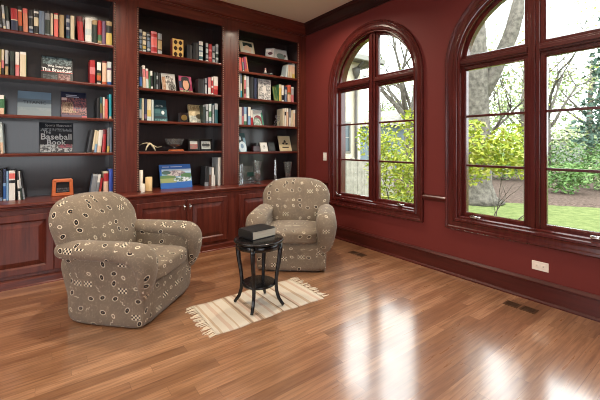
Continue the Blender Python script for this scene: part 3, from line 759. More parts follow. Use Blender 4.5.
r, w, h = facing('book', 41.2, 72.6, 55.2, L[1], 4.42, 0.03, 'black',
   layers('print_news', (22,24,28), [('r',.5,.82,.47,.15,(34,50,56),(112,134,138),9), ('r',.5,.38,.5,.012,(176,38,44)), ('r',.72,.16,.20,.15,(80,34,36),(150,116,114),10), ('r',.28,.14,.22,.12,(38,44,48),(84,92,96),9)]),
   'black history book with white title lying back facing out, left bookcase')
text_mesh('cover_title', 'We Interrupt', 0.05, WHITE_INK, r, (0.02, -0.001, h*0.59), w=w*0.74, h=h*0.13, bold=0.02)
text_mesh('cover_title', 'This Broadcast', 0.05, WHITE_INK, r, (0.0, -0.001, h*0.455), w=w*0.95, h=h*0.14, bold=0.02)
r, w, h = facing('book', 17.6, 51.0, 90.8, L[2], 4.42, 0.03, 'slate', layers('print_ship', (104,120,132), [('r',.5,.85,.5,.15,(110,136,158)), ('r',.5,.15,.5,.2,(124,136,142)), ('r',.5,.3,.5,.06,(118,132,140),(128,140,146),5)]),
   'silver blue book with thin spaced title facing out, left bookcase')
text_mesh('cover_title', 'TITANIC', 0.05, DARK_INK, r, (0, -0.001, h*0.56), w=w*0.68, h=h*0.12)
r, w, h = facing('book', 61.6, 86.6, 91.4, L[2], 4.44, 0.03, 'navy', layers('print_crowd', (30,36,62), [('r',.5,.42,.5,.36,(150,96,96),(52,40,56),16), ('r',.3,.4,.28,.2,(110,84,66),(176,150,128),12), ('r',.72,.5,.26,.22,(160,100,104),(60,60,80),14), ('r',.5,.06,.5,.07,(84,66,92)), ('r',.12,.72,.1,.05,(216,196,190)), ('r',.9,.04,.1,.05,(200,90,100))]),
   'navy book with colourful crowd picture facing out, left bookcase')
LIGHT_INK = mat('pale_ink', (190,196,210), 0.6)
MB().box((-w*0.32,-0.001,h*0.86),(w*0.12,0,h*0.89)).box((-w*0.3,-0.001,h*0.80),(w*0.2,0,h*0.83)).build('cover_lettering', LIGHT_INK, r)
r, w, h = facing('book', 39.4, 73.2, 122.4, L[3], 4.43, 0.035, 'navy', layers('print_sport', (26,32,42), [('r',.5,.76,.46,.05,(26,32,42),(150,156,160),13), ('r',.5,.15,.47,.13,(40,44,52),(150,154,158),11), ('r',.75,.22,.2,.07,(130,60,78),(70,50,60),8)]),
   'dark sports book with pale stacked lettering facing out, left bookcase')
PALE = mat('silver_ink', (196,200,202), 0.6)
text_mesh('cover_title', 'Sports Illustrated', 0.05, PALE, r, (w*0.06, -0.001, h*0.90), w=w*0.78, h=h*0.11)
text_mesh('cover_title', 'The', 0.05, PALE, r, (-w*0.28, -0.001, h*0.68), w=w*0.22, h=h*0.10)
text_mesh('cover_title', 'Baseball', 0.05, PALE, r, (0.0, -0.001, h*0.53), w=w*0.9, h=h*0.2, bold=0.015)
text_mesh('cover_title', 'Book', 0.05, PALE, r, (0.0, -0.001, h*0.345), w=w*0.55, h=h*0.16, bold=0.015)

# orange wooden desk clock
x0, x1 = at(51.8,100,4.40).x, at(73.4,100,4.40).x; w = x1-x0; h = at(62,179,4.40).z-ZT
o = empty('desk_clock', ((x0+x1)/2, 4.40, ZT+0.0005)); tag(o, 'orange wooden desk clock with black face behind the left armchair', 'clock')
ORW = wood('orange_wood', (188,92,48), (206,112,62), 0.35, axis=0)
fmap = lambda a, b, hh: Vector((a*(1.0-0.08*b/h)*1.03, -hh, b))
MB().ribbon([(-w/2,0),(w/2,0),(w/2*.98,h*.93),(w/2*.86,h),(-w/2*.86,h),(-w/2*.98,h*.93)], [(0,-.07),(0,.0),(.006,.004),(w*.16,.004),(w*.18,0),(w*.18,-.07)], fmap).build('case', ORW, o)
MB().box((-w*.36,0.012,h*.12),(w*.36,0.068,h*.84)).build('clock_face', layers('print_clock', (16,14,16), [('r',.5,.32,.4,.16,(90,90,96),(14,12,14),10)], 0.8), o)

# middle bookcase
o = empty('keepsake_box', (at(178,100,4.36).x, 4.36, M[0]+0.0005), 0); 
x0, x1 = at(172.8,100,4.34).x, at(184,100,4.34).x; w = x1-x0; h = at(178,38.5,4.34).z-M[0]
tag(o, 'gold box with dark quatrefoil pattern on top shelf of middle bookcase', 'box')
MB().box((-w/2,0,0),(w/2,0.08,h)).build('body', mat('box_red', (120,40,34), 0.4), o, bevel=0.002)
qs = []
for ix in range(2):
    for iz in range(3):
        cx, cz = .27+.46*ix, .18+.32*iz
        qs += [('e',cx-.08,cz,.10,.075,(58,34,20)),('e',cx+.08,cz,.10,.075,(58,34,20)),('e',cx,cz-.055,.11,.07,(58,34,20)),('e',cx,cz+.055,.11,.07,(58,34,20))]
MB().box((-w/2+.003,-0.0015,.003),(w/2-.003,-0.0002,h-.003)).build('front_panel', layers('gold_quatrefoil', (226,188,112), qs, 0.3), o)

facing('book', 162.6, 176.2, 72.6, M[1], 4.43, 0.025, 'black', layers('print_bw_portrait', (206,204,200), [('e',.5,.62,.36,.3,(226,222,216),(120,116,112),5), ('r',.16,.4,.12,.4,(176,132,100),(210,170,140),6), ('e',.72,.25,.26,.28,(48,44,44),(150,146,140),8), ('e',.4,.82,.06,.05,(40,36,36))]),
   'white and grey photo book facing out on second shelf, middle bookcase')
facing('book', 180.2, 192.8, 75.4, M[1], 4.43, 0.025, 'maroon', layers('print_portrait', (176,70,104), [('e',.5,.55,.36,.42,(30,20,24)), ('e',.52,.50,.23,.30,(214,160,128)), ('r',.5,.04,.5,.13,(200,170,140),(70,110,70),6), ('e',.5,.86,.3,.12,(30,20,24)), ('r',.1,.5,.1,.2,(40,56,90))]),
   'book with dark haired portrait on pink facing out, middle bookcase')
facing('book', 154.2, 167.6, 99.4, M[2], 4.40, 0.025, 'teal', layers('print_sea', (36,84,94), [('r',.5,.85,.5,.16,(26,60,72)), ('e',.7,.42,.11,.09,(222,230,230)), ('r',.45,.72,.3,.05,(190,206,206),(36,84,94),12), ('r',.3,.5,.22,.12,(62,110,118)), ('e',.5,.2,.5,.06,(20,50,60)), ('r',.5,.06,.42,.06,(110,150,150),(50,96,100),8)]),
   'teal book with white disc facing out on third shelf, middle bookcase')
facing('book', 190.0, 202.0, 104.4, M[2], 4.40, 0.03, 'cream', layers('print_landscape', (190,170,128), [('r',.5,.78,.5,.2,(150,126,84),(196,176,132),4), ('e',.7,.5,.5,.16,(212,196,156)), ('r',.5,.2,.5,.2,(150,158,150),(206,206,190),6), ('e',.85,.36,.3,.14,(84,76,56))]),
   'cream landscape book facing out on third shelf, middle bookcase')
x0, x1 = at(179.6,100,4.38).x, at(188,100,4.38).x; w = x1-x0; h = at(184,113,4.38).z-M[2]
o = empty('mantel_clock', ((x0+x1)/2, 4.38, M[2]+0.0005)); tag(o, 'small dark mantel clock with cream dial on third shelf', 'clock')
MB().box((-w/2,0,0),(w/2,0.05,h)).box((-w/2-.004,-0.006,0),(w/2+.004,0.054,0.008)).build('case', mat('clock_case', (40,28,26), 0.3, coat=0.5), o, bevel=0.002)
Tc = Matrix.Translation((0.004,-0.0002,h*0.50)) @ Matrix.Rotation(PI/2, 4, 'X')
MB().lathe([(w*.30,0),(w*.30,0.003)], (0,0,0), 24, None, Tc).build('dial', mat('dial_cream', (232,220,176), 0.4), o)
Tc2 = Matrix.Translation((0.004,-0.0002,h*0.50)) @ Matrix.Rotation(PI/2, 4, 'X')
MB().lathe([(w*.30,0),(w*.35,0),(w*.35,0.004),(w*.30,0.004)], (0,0,0), 24, None, Tc2).build('bezel', mat('bezel_gold', (170,140,80), 0.3, metal=0.8), o)

# antler
BONE = mat('antler_bone', (216,198,166), 0.45)
def P_(u, v, Y): p = at(u, v, Y); return p
o = empty('antler', (at(150,151,4.36).x, 4.36, M[3]+0.0005)); tag(o, 'cream forked antler standing on fourth shelf of middle bookcase', 'ornament')
org = Vector(o.location)
def crv(pts, rad, name, **kw):
    return MB().tube([Vector(p)-org for p in pts], rad, 8, None).build(name, BONE, o)
crv([P_(145.7,150.6,4.34), P_(146.6,147.4,4.345), P_(148.2,144.9,4.35), P_(149.8,143.4,4.36), P_(151.8,144.8,4.36), P_(153.8,147.4,4.35), P_(155.4,150.6,4.34)], [.006,.009,.011,.012,.011,.009,.006], 'arch')
crv([P_(149.8,143.6,4.36), P_(146.5,143.0,4.37), P_(143,143.6,4.39), P_(139.6,145.2,4.42)], [.008,.006,.005,.003], 'tine')
crv([P_(150.5,143.8,4.36), P_(153.5,145.6,4.40), P_(157.0,147.4,4.42), P_(161.6,146.6,4.44)], [.007,.006,.005,.003], 'tine')
# crystal bowl on a wooden foot
x = at(174.5,100,4.40).x; o = empty('crystal_bowl', (x, 4.40, M[3]+0.0005)); tag(o, 'crystal footed bowl on wooden base, fourth shelf of middle bookcase', 'bowl')
wb = (at(185,100,4.40).x-at(168,100,4.40).x)/2*0.9
MB().lathe([(wb*.9,0),(wb,0.004),(wb,0.014),(wb*.85,0.020)], (0.02,0,0), 24).build('wooden_base', ORW, o)
rb = (at(183.5,100,4.40).x-at(164.8,100,4.40).x)/2; zb = 0.022; hb = at(174.5,138.8,4.40).z-M[3]
MB().lathe([(rb*.36,zb),(rb*.34,zb+.006),(rb*.10,zb+.014),(rb*.10,zb+.030),(rb*.45,zb+.040),(rb*.8,zb+.062),(rb*.95,hb-.02),(rb,hb),(rb*.95,hb),(rb*.88,hb-.02),(rb*.72,zb+.066),(rb*.3,zb+.048),(0.002,zb+.044)], (0,0,0), 24, None, None, False).build('bowl', CRYSTAL, o)
# double photo frame
x0, x1 = at(188.6,100,4.40).x, at(212.8,100,4.40).x; w = x1-x0; h = at(200,138.8,4.40).z-M[3]
o = empty('photo_frame', ((x0+x1)/2, 4.40, M[3]+0.0005)); tag(o, 'black double photo frame on fourth shelf of middle bookcase', 'picture frame')
o.rotation_euler = (-0.15,0,0)
for a, b, mm in ((-w/2, -w*.04, layers('photo_family', (196,196,190), [('r',.5,.3,.5,.3,(90,120,110),(180,90,90),5), ('e',.45,.35,.2,.28,(150,110,100))])), (-w*.035, w/2, layers('photo_group', (178,182,178), [('e',.5,.5,.42,.3,(30,32,34)), ('r',.5,.7,.3,.08,(190,192,190),(40,40,40),9), ('r',.5,.3,.3,.1,(60,60,60),(170,170,170),9)]))):
    f = MB().ribbon([(a,0),(b,0),(b,h),(a,h)], [(0,0),(0,.010),(.02,.012),(.026,.004),(.026,0)], lambda p, q, hh: Vector((p, .014-hh, q))).build('frame_border', BLACK, o)
    MB().box((a+.024,.010,.024),(b-.024,.0128,h-.024)).build('photo', mm, f)
MB().box((-w/2+.01,.0128,.01),(w/2-.01,.0155,h-.01)).build('backing_board', PLINTH, o)
# candles
WAX, WAX2 = mat('white_wax', (240,232,216), 0.5), mat('ivory_wax', (228,196,142), 0.5)
WAX.node_tree.nodes['Principled BSDF'].inputs['Subsurface Weight'].default_value = 0.0
def candle(u0, u1, vt, Y, m, lab):
    x0, x1 = at(u0,100,Y).x, at(u1,100,Y).x; r = (x1-x0)/2; h = at((u0+u1)/2,vt,Y).z-ZT
    o = empty('candle', ((x0+x1)/2, Y, ZT+0.0005)); tag(o, lab, 'candle', 'pillar candles on the ledge of the middle bookcase')
    MB().lathe([(r*.98,0),(r,0.003),(r,h-.004),(r*.92,h),(r*.7,h-.003),(.002,h-.005)], (0,0,0), 20).build('wax', m, o)
    MB().tube([(0,0,h-.005),(.001,0,h+.010)], .0012, 5).build('wick', PLINTH, o)
candle(139.2,143.0,170.2,4.30,WAX,'tall slender white pillar candle on ledge of middle bookcase')
candle(140.9,145.0,183.8,4.19,WAX,'short white pillar candle, front one of the three on the ledge')
candle(145.4,152.2,177.0,4.27,WAX2,'thick ivory yellow pillar candle on ledge of middle bookcase')
r, w, h = facing('book', 161.4, 192.2, 164.8, ZT, 4.34, 0.03, 'blue', layers('print_coast', (30,92,168), [('r',.53,.53,.47,.27,(120,160,190)), ('r',.53,.72,.47,.08,(176,196,214)), ('e',.5,.62,.32,.13,(190,180,180),(110,100,110),6), ('e',.85,.52,.2,.1,(70,110,70)), ('e',.2,.45,.3,.1,(86,120,70)), ('r',.25,.33,.25,.09,(140,150,96)), ('e',.7,.36,.3,.1,(206,214,220),(80,110,90),7), ('e',.2,.66,.14,.08,(60,90,84))]),
   'blue coastal picture book facing out on the ledge, middle bookcase')
MB().box((-w*.42,-0.001,h*.885),(-w*.2,0,h*.91)).box((-w*.15,-0.001,h*.885),(w*.22,0,h*.91)).build('cover_lettering', LIGHT_INK, r)

# right bookcase: frames, boxes, crystal
facing('photo_frame', 241.4, 255.4, 40.2, R[0], 4.42, 0.016, 'cream', layers('photo_a', (214,206,190), [('r',.55,.82,.4,.16,(26,46,40)), ('e',.5,.42,.3,.34,(226,196,170)), ('e',.4,.2,.3,.14,(214,210,200))]),
   'cream framed photo with dark top on top shelf, right bookcase', 'picture frame', margin=0.022)
facing('photo_frame', 265.6, 273.4, 47.4, R[0], 4.38, 0.016, 'silver', layers('photo_b', (196,190,186), [('e',.55,.5,.3,.16,(84,40,48)), ('r',.3,.8,.3,.1,(226,222,216))]),
   'small silver photo frame turned left, middle of top shelf, right bookcase', 'picture frame', yaw=-0.75, margin=0.010)
facing('photo_frame', 274.6, 288.6, 48.4, R[0], 4.42, 0.016, 'silver', layers('photo_c', (222,224,222), [('e',.5,.4,.32,.28,(120,140,134)), ('r',.5,.05,.4,.06,(110,40,50)), ('r',.85,.5,.06,.1,(90,60,60))]),
   'silver framed photo of pale scene, rightmost on top shelf, right bookcase', 'picture frame', margin=0.014)
def rp(u, v, Y): return at(u, v, Y)
Y0 = 4.38
x = at(264.8,100,Y0).x; o = empty('figurine', (x, Y0, R[1]+0.0005)); tag(o, 'tiny white and pink figurine on dark block, second shelf of right bookcase', 'figurine')
MB().box((-.035,-.025,0),(.035,.03,.035)).build('base_block', mat('figurine_base', (70,74,68), 0.3), o, bevel=0.003)
MB().lathe([(.016,.035),(.02,.05),(.014,.07),(.008,.085)], (.01,0,0), 12).build('body', mat('porcelain', (226,214,206), 0.3), o)
MB().lathe([(.003,.083),(.013,.09),(.014,.10),(.008,.112),(.002,.114)], (.01,0,0), 12).build('head', mat('porcelain_pink', (198,150,144), 0.3), o)
x = at(270.4,100,4.36).x; o = empty('trinket_dish', (x, 4.355, R[1]+0.0005)); tag(o, 'small silver dish on second shelf of right bookcase', 'dish')
MB().lathe([(.020,0),(.022,.004),(.035,.016),(.042,.028),(.040,.029),(.03,.016),(.015,.007),(.001,.006)], (0,0,0), 18).build('bowl', CHROME, o)
x = at(281.6,100,4.36).x; o = MB().rbox((0,0,.014),(.026,.018,.014),3,8).build('soap_shell', mat('shell_white', (222,226,218), 0.4)); o.name = 'seashell'; o.location = (x, 4.35, R[1]+0.0005)
tag(o, 'small white shell beside the leaning pale book, right bookcase', 'ornament')
# floral box book and angled green book
facing('book', 258.2, 270.6, 79.4, R[2], 4.40, 0.05, 'white', layers('print_floral', (216,212,206), [('r',.5,.5,.42,.46,(226,222,216),(120,120,122),11), ('e',.5,.5,.12,.2,(226,222,216))], noise=((170,168,168),14)),
   'white book with small grey floral pattern facing out, right bookcase', tilt=False)
r, w, h = facing('book', 274.8, 278.8, 85.4, R[2], 4.36, 0.02, 'green', layers('print_leaf', (110,120,66), [('e',.5,.5,.3,.36,(56,92,50))]),
   'green picture book facing out beside white book, right bookcase', tilt=True)
r, w, h = facing('book', 254.2, 264.0, 109.4, R[3], 4.38, 0.025, 'pale', layers('print_swoosh', (206,216,214), [('e',.5,.15,.5,.5,(130,66,76)), ('e',.35,.08,.42,.42,(190,206,200),(120,150,130),6), ('r',.94,.45,.1,.4,(60,130,106)), ('e',.5,.85,.4,.12,(236,240,240))]),
   'pale green book with maroon curve facing out, right bookcase')
# scroll bookend
x0 = at(274.6,100,4.36).x; o = empty('bookend', (x0+0.04, 4.36, R[3]+0.0005)); tag(o, 'silver scrolled bookend on fourth shelf of right bookcase', 'bookend')
MB().box((-.05,-.004,0),(.05,.06,.004)).build('base_plate', CHROME, o)
k = MB()
for (cx, cz, r0, s) in ((-.02,.06,.03,1),(.018,.10,.032,-1),(-.01,.14,.028,1)):
    k.tube([(cx+s*(r0*(1-i/22))*math.cos(i*.42), 0.0, cz+(r0*(1-i/22))*math.sin(i*.42)) for i in range(20)], .0035, 6)
k.tube([(.045,0,0),(.042,0,.08),(.046,0,.16)], .004, 6).tube([(-.045,0,0),(-.05,0,.03),(-.02,0,.03)], .004, 6); k.build('scrollwork', mat('pewter', (150,150,156), 0.3, metal=0.8), o)
# fifth shelf
facing('book', 239.8, 247.0, 133.0, R[4], 4.34, 0.012, 'teal', layers('print_winter', (120,160,178), [('r',.5,.88,.5,.13,(20,70,72)), ('e',.4,.6,.3,.22,(30,50,60)), ('e',.5,.25,.5,.3,(206,222,230)), ('e',.45,.3,.2,.12,(120,150,180)), ('e',.3,.72,.14,.1,(226,230,230))]),
   'blue and white picture book leaning at left of fifth shelf, right bookcase')
x0, x1 = at(253.6,100,4.38).x, at(260.2,100,4.38).x; o = empty('trinket_box', ((x0+x1)/2, 4.38, R[4]+0.0005)); tag(o, 'dark red trinket box on fifth shelf of right bookcase', 'box')
w = x1-x0; MB().box((-w/2,0,0),(w/2,.06,.065)).build('body', mat('lacquer_red', (58,26,30), 0.3, coat=0.4), o, bevel=.003)
MB().box((-w/2-.002,-.002,.066),(w/2+.002,.062,.082)).build('lid', mat('lacquer_red', (58,26,30)), o, bevel=.004)
facing('photo_frame', 261.2, 268.2, 142.6, R[4], 4.38, 0.016, 'white', layers('photo_d', (226,226,222), [('e',.5,.5,.28,.3,(196,196,190)), ('e',.55,.62,.1,.08,(90,90,88))]), 'small white photo frame, fifth shelf of right bookcase', 'picture frame', margin=0.016)
facing('photo_frame', 269.2, 275.8, 141.8, R[4], 4.40, 0.016, 'black', layers('photo_e', (58,64,66), [('r',.5,.3,.3,.2,(72,78,80))]), 'dark grey square photo frame beside white frame, right bookcase', 'picture frame', margin=0.010)
facing('photo_frame', 280.4, 292.0, 135.8, R[4], 4.42, 0.016, 'cream', layers('photo_certificate', (222,206,166), [('e',.5,.62,.10,.12,(50,44,38)), ('e',.36,.50,.12,.07,(50,44,38)), ('e',.64,.48,.14,.06,(50,44,38)), ('r',.5,.22,.3,.045,(70,60,50)), ('e',.5,.5,.05,.06,(222,206,166))]), 'cream framed certificate with black emblem, fifth shelf of right bookcase', 'picture frame', margin=0.012)
# crystal row on the ledge
def vase(u0, u1, vt, Y, lab, kind, name='crystal_vase'):
    x0, x1 = at(u0,100,Y).x, at(u1,100,Y).x; r = (x1-x0)/2; h = at((u0+u1)/2,vt,Y).z-ZT
    o = empty(name, ((x0+x1)/2, Y, ZT+0.0005)); tag(o, lab, 'vase' if name == 'crystal_vase' else 'ornament', 'crystal pieces on the right ledge')
    if kind == 'trophy':
        MB().lathe([(r*.7,0),(r*.75,.006),(r*.6,.012),(r*.2,.020),(r*.2,.032)], (0,0,0), 14, None, None, False).build('foot', CRYSTAL, o)
        MB().lathe([(r*.2,.032),(r*.62,.05),(r*.78,h*.45),(r*.62,h*.62),(r*.85,h*.8),(r,h),(r*.92,h),(r*.7,h*.8),(r*.5,h*.6),(r*.6,h*.45),(.002,.06)], (0,0,0), 14, None, None, False).build('bowl', CRYSTAL, o)
    elif kind == 'obelisk':
        MB().lathe([(r,0),(r,.03),(r*.9,.035)], (0,0,0), 4, None, None, False).build('foot', CRYSTAL, o)
        MB().lathe([(r*.8,.036),(r*.4,h*.9),(.001,h)], (0,0,0), 4, None, None, False).build('spire', CRYSTAL, o)
    elif kind == 'flute':
        MB().lathe([(r*.7,0),(r*.7,.008),(r*.55,.02),(r*.7,h*.4),(r,h),(r*.9,h),(r*.55,h*.4),(.002,.03)], (0,0,0), 10, None, None, False).build('body', CRYSTAL, o)
    else:
        MB().lathe([(r,0),(r*1.05,.01),(r*.8,.02),(r*.9,h*.3),(r*.7,h*.32),(r*.9,h*.6),(r*.7,h*.63),(r*.9,h),(r*.8,h),(.002,h-.01)], (0,0,0), 8, None, None, False).build('body', CRYSTAL, o)
vase(239.2,242.6,164.0,4.20,'slim crystal candlestick at left end of right ledge','stick')
vase(253.0,261.4,161.0,4.20,'tall crystal trophy vase, largest crystal piece on right ledge','trophy')
vase(273.6,277.4,157.6,4.22,'crystal obelisk on the ledge behind the right armchair','obelisk','crystal_obelisk')
vase(284.4,291.4,161.8,4.24,'flared crystal vase on the ledge above right armchair','flute')
x0, x1 = at(242.8,100,4.28).x, at(253.6,100,4.28).x; w = x1-x0; h = at(248,166,4.28).z-ZT
o = empty('glass_plaque', ((x0+x1)/2, 4.28, ZT+0.0005)); tag(o, 'clear glass plaque with dark green label on the right ledge', 'plaque')
MB().box((-w/2,0,0.012),(w/2,.012,h)).build('glass_plate', CRYSTAL, o, bevel=.002)
MB().box((-w/2,-.015,0),(w/2,.03,.012)).build('base', CRYSTAL, o)
MB().box((-w*.1,-.0016,h*.40),(w*.5,-.0006,h*.64)).build('label_plate', mat('plaque_green', (14,58,48), 0.4), o)
SKY, REARP, EXPO = 5.5, 40, 0.2
# ================================================================== ARMCHAIRS
FAB = m_fabric()
def make_chair():
    root = empty('armchair')
    MB().rbox((0,-0.06,0.155),(0.335,0.318,0.147),16,14).build('base', FAB, root, uv=True)
    MB().rbox((0,-0.05,0.010),(0.32,0.30,0.010),12,10).build('plinth', PLINTH, root)
    def shell_fn(v):
        t = (v.z+0.23)/0.46
        return Vector((v.x*(0.90+0.10*t), v.y+0.10*(t-0.5)-0.35*v.x*v.x, v.z))
    MB().rbox((0,0.255,0.26),(0.355,0.085,0.23),5,14,None,shell_fn).build('back_shell', FAB, root, uv=True)
    def seat_fn(v):
        z = v.z
        if z > 0: z += 0.020*(1-(v.x/0.29)**2)*(1-(v.y/0.36)**2)
        y = v.y - (0.015*(1-(v.x/0.29)**2) if v.y < -0.25 else 0)
        return Vector((v.x, y, z))
    MB().rbox((0,-0.085,0.358),(0.285,0.322,0.066),6.5,18,None,seat_fn).build('seat_cushion', FAB, root, uv=True)
    def back_fn(v):
        t = (v.z+0.29)/0.58
        x = v.x*(0.84+0.16*min(1, t*1.5))
        y = v.y + 0.34*v.z - 0.33*x*x
        if v.y < 0: y -= 0.035*(1-(v.x/0.40)**2)*(1-min(1, (v.z/0.29)**2))
        return Vector((x, y, v.z))
    MB().rbox((0,0.292,0.604),(0.412,0.136,0.296),3.0,22,None,back_fn).build('backrest', FAB, root, uv=True)
    for s in (-1, 1):
        m = MB()
        # rolled top of the arm, turned down at the front: x, y, z, half width, half height
        cl = [(.352,.29,.530,.050,.040),(.360,.25,.540,.078,.060),(.358,.15,.546,.096,.067),(.360,.0,.546,.099,.068),(.360,-.15,.546,.101,.069),(.360,-.28,.540,.103,.074),(.361,-.352,.520,.106,.082),(.362,-.390,.476,.104,.078),(.362,-.402,.415,.096,.064),(.362,-.400,.345,.080,.052),(.358,-.390,.280,.062,.038),(.352,-.376,.235,.038,.024),(.347,-.360,.220,.006,.005)]
        def dens(P):
            out = []
            for i in range(len(P)-1):
                p0, p1, p2, p3 = P[max(i-1,0)], P[i], P[i+1], P[min(i+2,len(P)-1)]
                for k in range(4):
                    t = k/4
                    out.append(tuple(0.5*((2*b)+(-a+c)*t+(2*a-5*b+4*c-d)*t*t+(-a+3*b-3*c+d)*t**3) for a,b,c,d in zip(p0,p1,p2,p3)))
            out.append(P[-1]); return out
        D = dens([(.350,.310,.52,.006,.005),(.351,.302,.525,.030,.024)] + cl)
        n = 22; vs = []; fs = []
        for j, d in enumerate(D):
            t = Vector((0, D[min(j+1,len(D)-1)][1]-D[max(j-1,0)][1], D[min(j+1,len(D)-1)][2]-D[max(j-1,0)][2])).normalized()
            nrm = Vector((0, -t.z, t.y))
            for i in range(n):
                th = 2*PI*i/n
                vs.append(Vector((s*d[0], d[1], d[2])) + Vector((1,0,0))*(max(.004,d[3])*math.cos(th)) + nrm*(max(.004,d[4])*math.sin(th)))
        for j in range(len(D)-1):
            for i in range(n):
                i2 = (i+1) % n; fs.append((j*n+i, j*n+i2, (j+1)*n+i2, (j+1)*n+i))
        fs += [tuple(range(n)), tuple(range((len(D)-1)*n, len(D)*n))]
        m.faces(vs, fs, None, True)
        # side of the chair below the roll
        def side_fn(v):
            t = (v.z+0.25)/0.50
            x = v.x + s*(0.018*t-0.008)
            if v.y > 0.05: x -= s*0.55*(v.y-0.05)**2
            return Vector((x, v.y, v.z))
        m.rbox((s*.314,-.055,.275),(.052,.322,.267),12,16,None,side_fn)
        m.build('arm', FAB, root, uv=True)
    return root
ch = make_chair()
tag(ch, 'taupe patterned club armchair at the left, turned side on', 'armchair', 'matching patterned armchairs')
def copy_tree(o, parent=None):
    c = o.copy(); COL.objects.link(c); c.parent = parent
    for k in list(o.children): copy_tree(k, c)
    return c
ch2 = copy_tree(ch)
ch.location = (0.548, 3.100, 0); ch.rotation_euler = (0, 0, math.radians(44.6))
ch2.location = (2.270, 3.155, 0); ch2.rotation_euler = (0, 0, math.radians(-41))
ch2['label'] = 'taupe patterned club armchair facing forward, near the corner and arched window'

# ================================================================== RUG
RUGX0, RUGX1, RUGY0, RUGY1, RUGZ = 0.950, 1.905, 2.222, 2.735, 0.007
def m_rug():
    m = mat('woven_rug', (206,192,172), 0.95, spec=0.1); N = NT(m)
    g = N.xyz(N.coord('Generated')); x = N.m('ADD', g[0], N.m('MULTIPLY', N.m('SUBTRACT', N.noise(N.coord('Object'), 9, 2), 0.5), 0.012))
    cr, tn, br, pk = lin((216,206,190)), lin((192,170,146)), lin((150,126,106)), lin((204,180,162))
    st = [(0,cr),(.03,tn),(.05,cr),(.10,pk),(.13,cr),(.165,tn),(.18,cr),(.26,tn),(.275,br),(.29,tn),(.30,cr),(.335,pk),(.36,br),(.385,tn),(.40,cr),(.47,pk),(.50,cr),(.55,tn),(.565,br),(.575,cr),(.64,tn),(.66,cr),(.71,br),(.725,pk),(.745,cr),(.82,tn),(.85,cr),(.92,pk),(.95,cr)]
    # two ramps because a ramp holds 32 stops
    c = N.ramp(x, st, 'CONSTANT')
    wv = N.noise(N.vec('MULTIPLY', N.coord('Object'), (60, 400, 1)), 1.0, 2)
    c = N.mix(N.m('MULTIPLY', wv, 0.35), c, lin((150,132,112)))
    N.put(N.b.inputs['Base Color'], c); N.bump(wv, 0.3, 0.002)
    return m
rug = empty('rug', ((RUGX0+RUGX1)/2, (RUGY0+RUGY1)/2, 0.0)); tag(rug, 'small cream striped woven rug with fringes under black table', 'rug')
rw, rd = RUGX1-RUGX0, RUGY1-RUGY0
m = MB(); nx, ny = 40, 14; vs = []; 
def wob(x, y): return 0.006*math.sin(x*9.0+1)+0.004*math.sin(x*23)
for kz in (0.0005, RUGZ):
    for i in range(nx+1):
        for j in range(ny+1):
            x = -rw/2+rw*i/nx; y = -rd/2+rd*j/ny
            vs.append((x+0.010*math.sin(y*6+1), y+wob(x, y)*abs(2*j/ny-1), kz-(0.0025 if (kz > .001 and (i in (0,nx) or j in (0,ny))) else 0)))
K = (nx+1)*(ny+1); fs = []
for i in range(nx):
    for j in range(ny):
        a = i*(ny+1)+j; fs += [(K+a,K+a+ny+1,K+a+ny+2,K+a+1),(a,a+1,a+ny+2,a+ny+1)]
for i in range(nx):
    for a in (i*(ny+1), i*(ny+1)+ny): fs.append((a,a+ny+1,K+a+ny+1,K+a))
for j in range(ny):
    for a in (j, nx*(ny+1)+j): fs.append((a,a+1,K+a+1,K+a))
m.faces(vs, fs, None, True).build('woven_field', m_rug(), rug)
FR = mat('fringe_yarn', (222,208,186), 0.95)
for s in (-1, 1):
    m = MB()
    for j in range(26):
        y = -rd/2+0.01+(rd-0.02)*j/25
        x = s*(rw/2-0.004)+0.010*math.sin(y*6+1); ln = random.uniform(.055,.09); dy = random.uniform(-.022,.022)
        for t in range(2):
            e = random.uniform(-.008,.008)
            m.tube([(x,y,.005),(x+s*ln*.35,y+dy*.2+e,.0065),(x+s*ln*.7,y+dy*.7+e*1.5,.0035),(x+s*ln,y+dy+e*2,.003)],[.0032,.003,.0026,.002],5)
    m.build('fringe', FR, rug)

# ================================================================== SIDE TABLE
tb = empty('side_table', (1.405, 2.447, RUGZ)); tag(tb, 'round black side table with lower shelf standing on the rug', 'side table')
ZTAB = 0.538
MB().lathe([(.160,ZTAB-.024),(.188,ZTAB-.022),(.198,ZTAB-.018),(.203,ZTAB-.010),(.200,ZTAB-.002),(.195,ZTAB)], (0,0,0), 48).build('tabletop', BLACK, tb)
MB().lathe([(.172,ZTAB-.070),(.180,ZTAB-.068),(.180,ZTAB-.026),(.172,ZTAB-.024)], (0,0,0), 48).build('apron', BLACK, tb)
MB().lathe([(.126,.164),(.134,.166),(.136,.175),(.134,.184),(.126,.186)], (0,0,0), 40).build('lower_shelf', BLACK, tb)
for q in range(4):
    a = PI/4+q*PI/2
    P = [(.176,ZTAB-.030),(.178,ZTAB-.09),(.168,.36),(.152,.27),(.143,.19),(.148,.12),(.166,.06),(.194,.015),(.204,.001)]
    Rr = [.0195,.0195,.0175,.016,.015,.0145,.0135,.013,.013]
    pts = [(r*math.cos(a), r*math.sin(a), z) for r, z in P]
    # stay a hair above the rug at the foot
    pts[-1] = (pts[-1][0], pts[-1][1], .008); pts[-2] = (pts[-2][0], pts[-2][1], .020)
    MB().tube(pts, Rr, 12, up=(math.sin(a), -math.cos(a), 0)).build('leg', BLACK, tb)
MB().tube([(.03,.01,.185),(.03,.01,.20)], .003, 6).lathe([(.16,.0)], (0,0,0), 3) if False else None
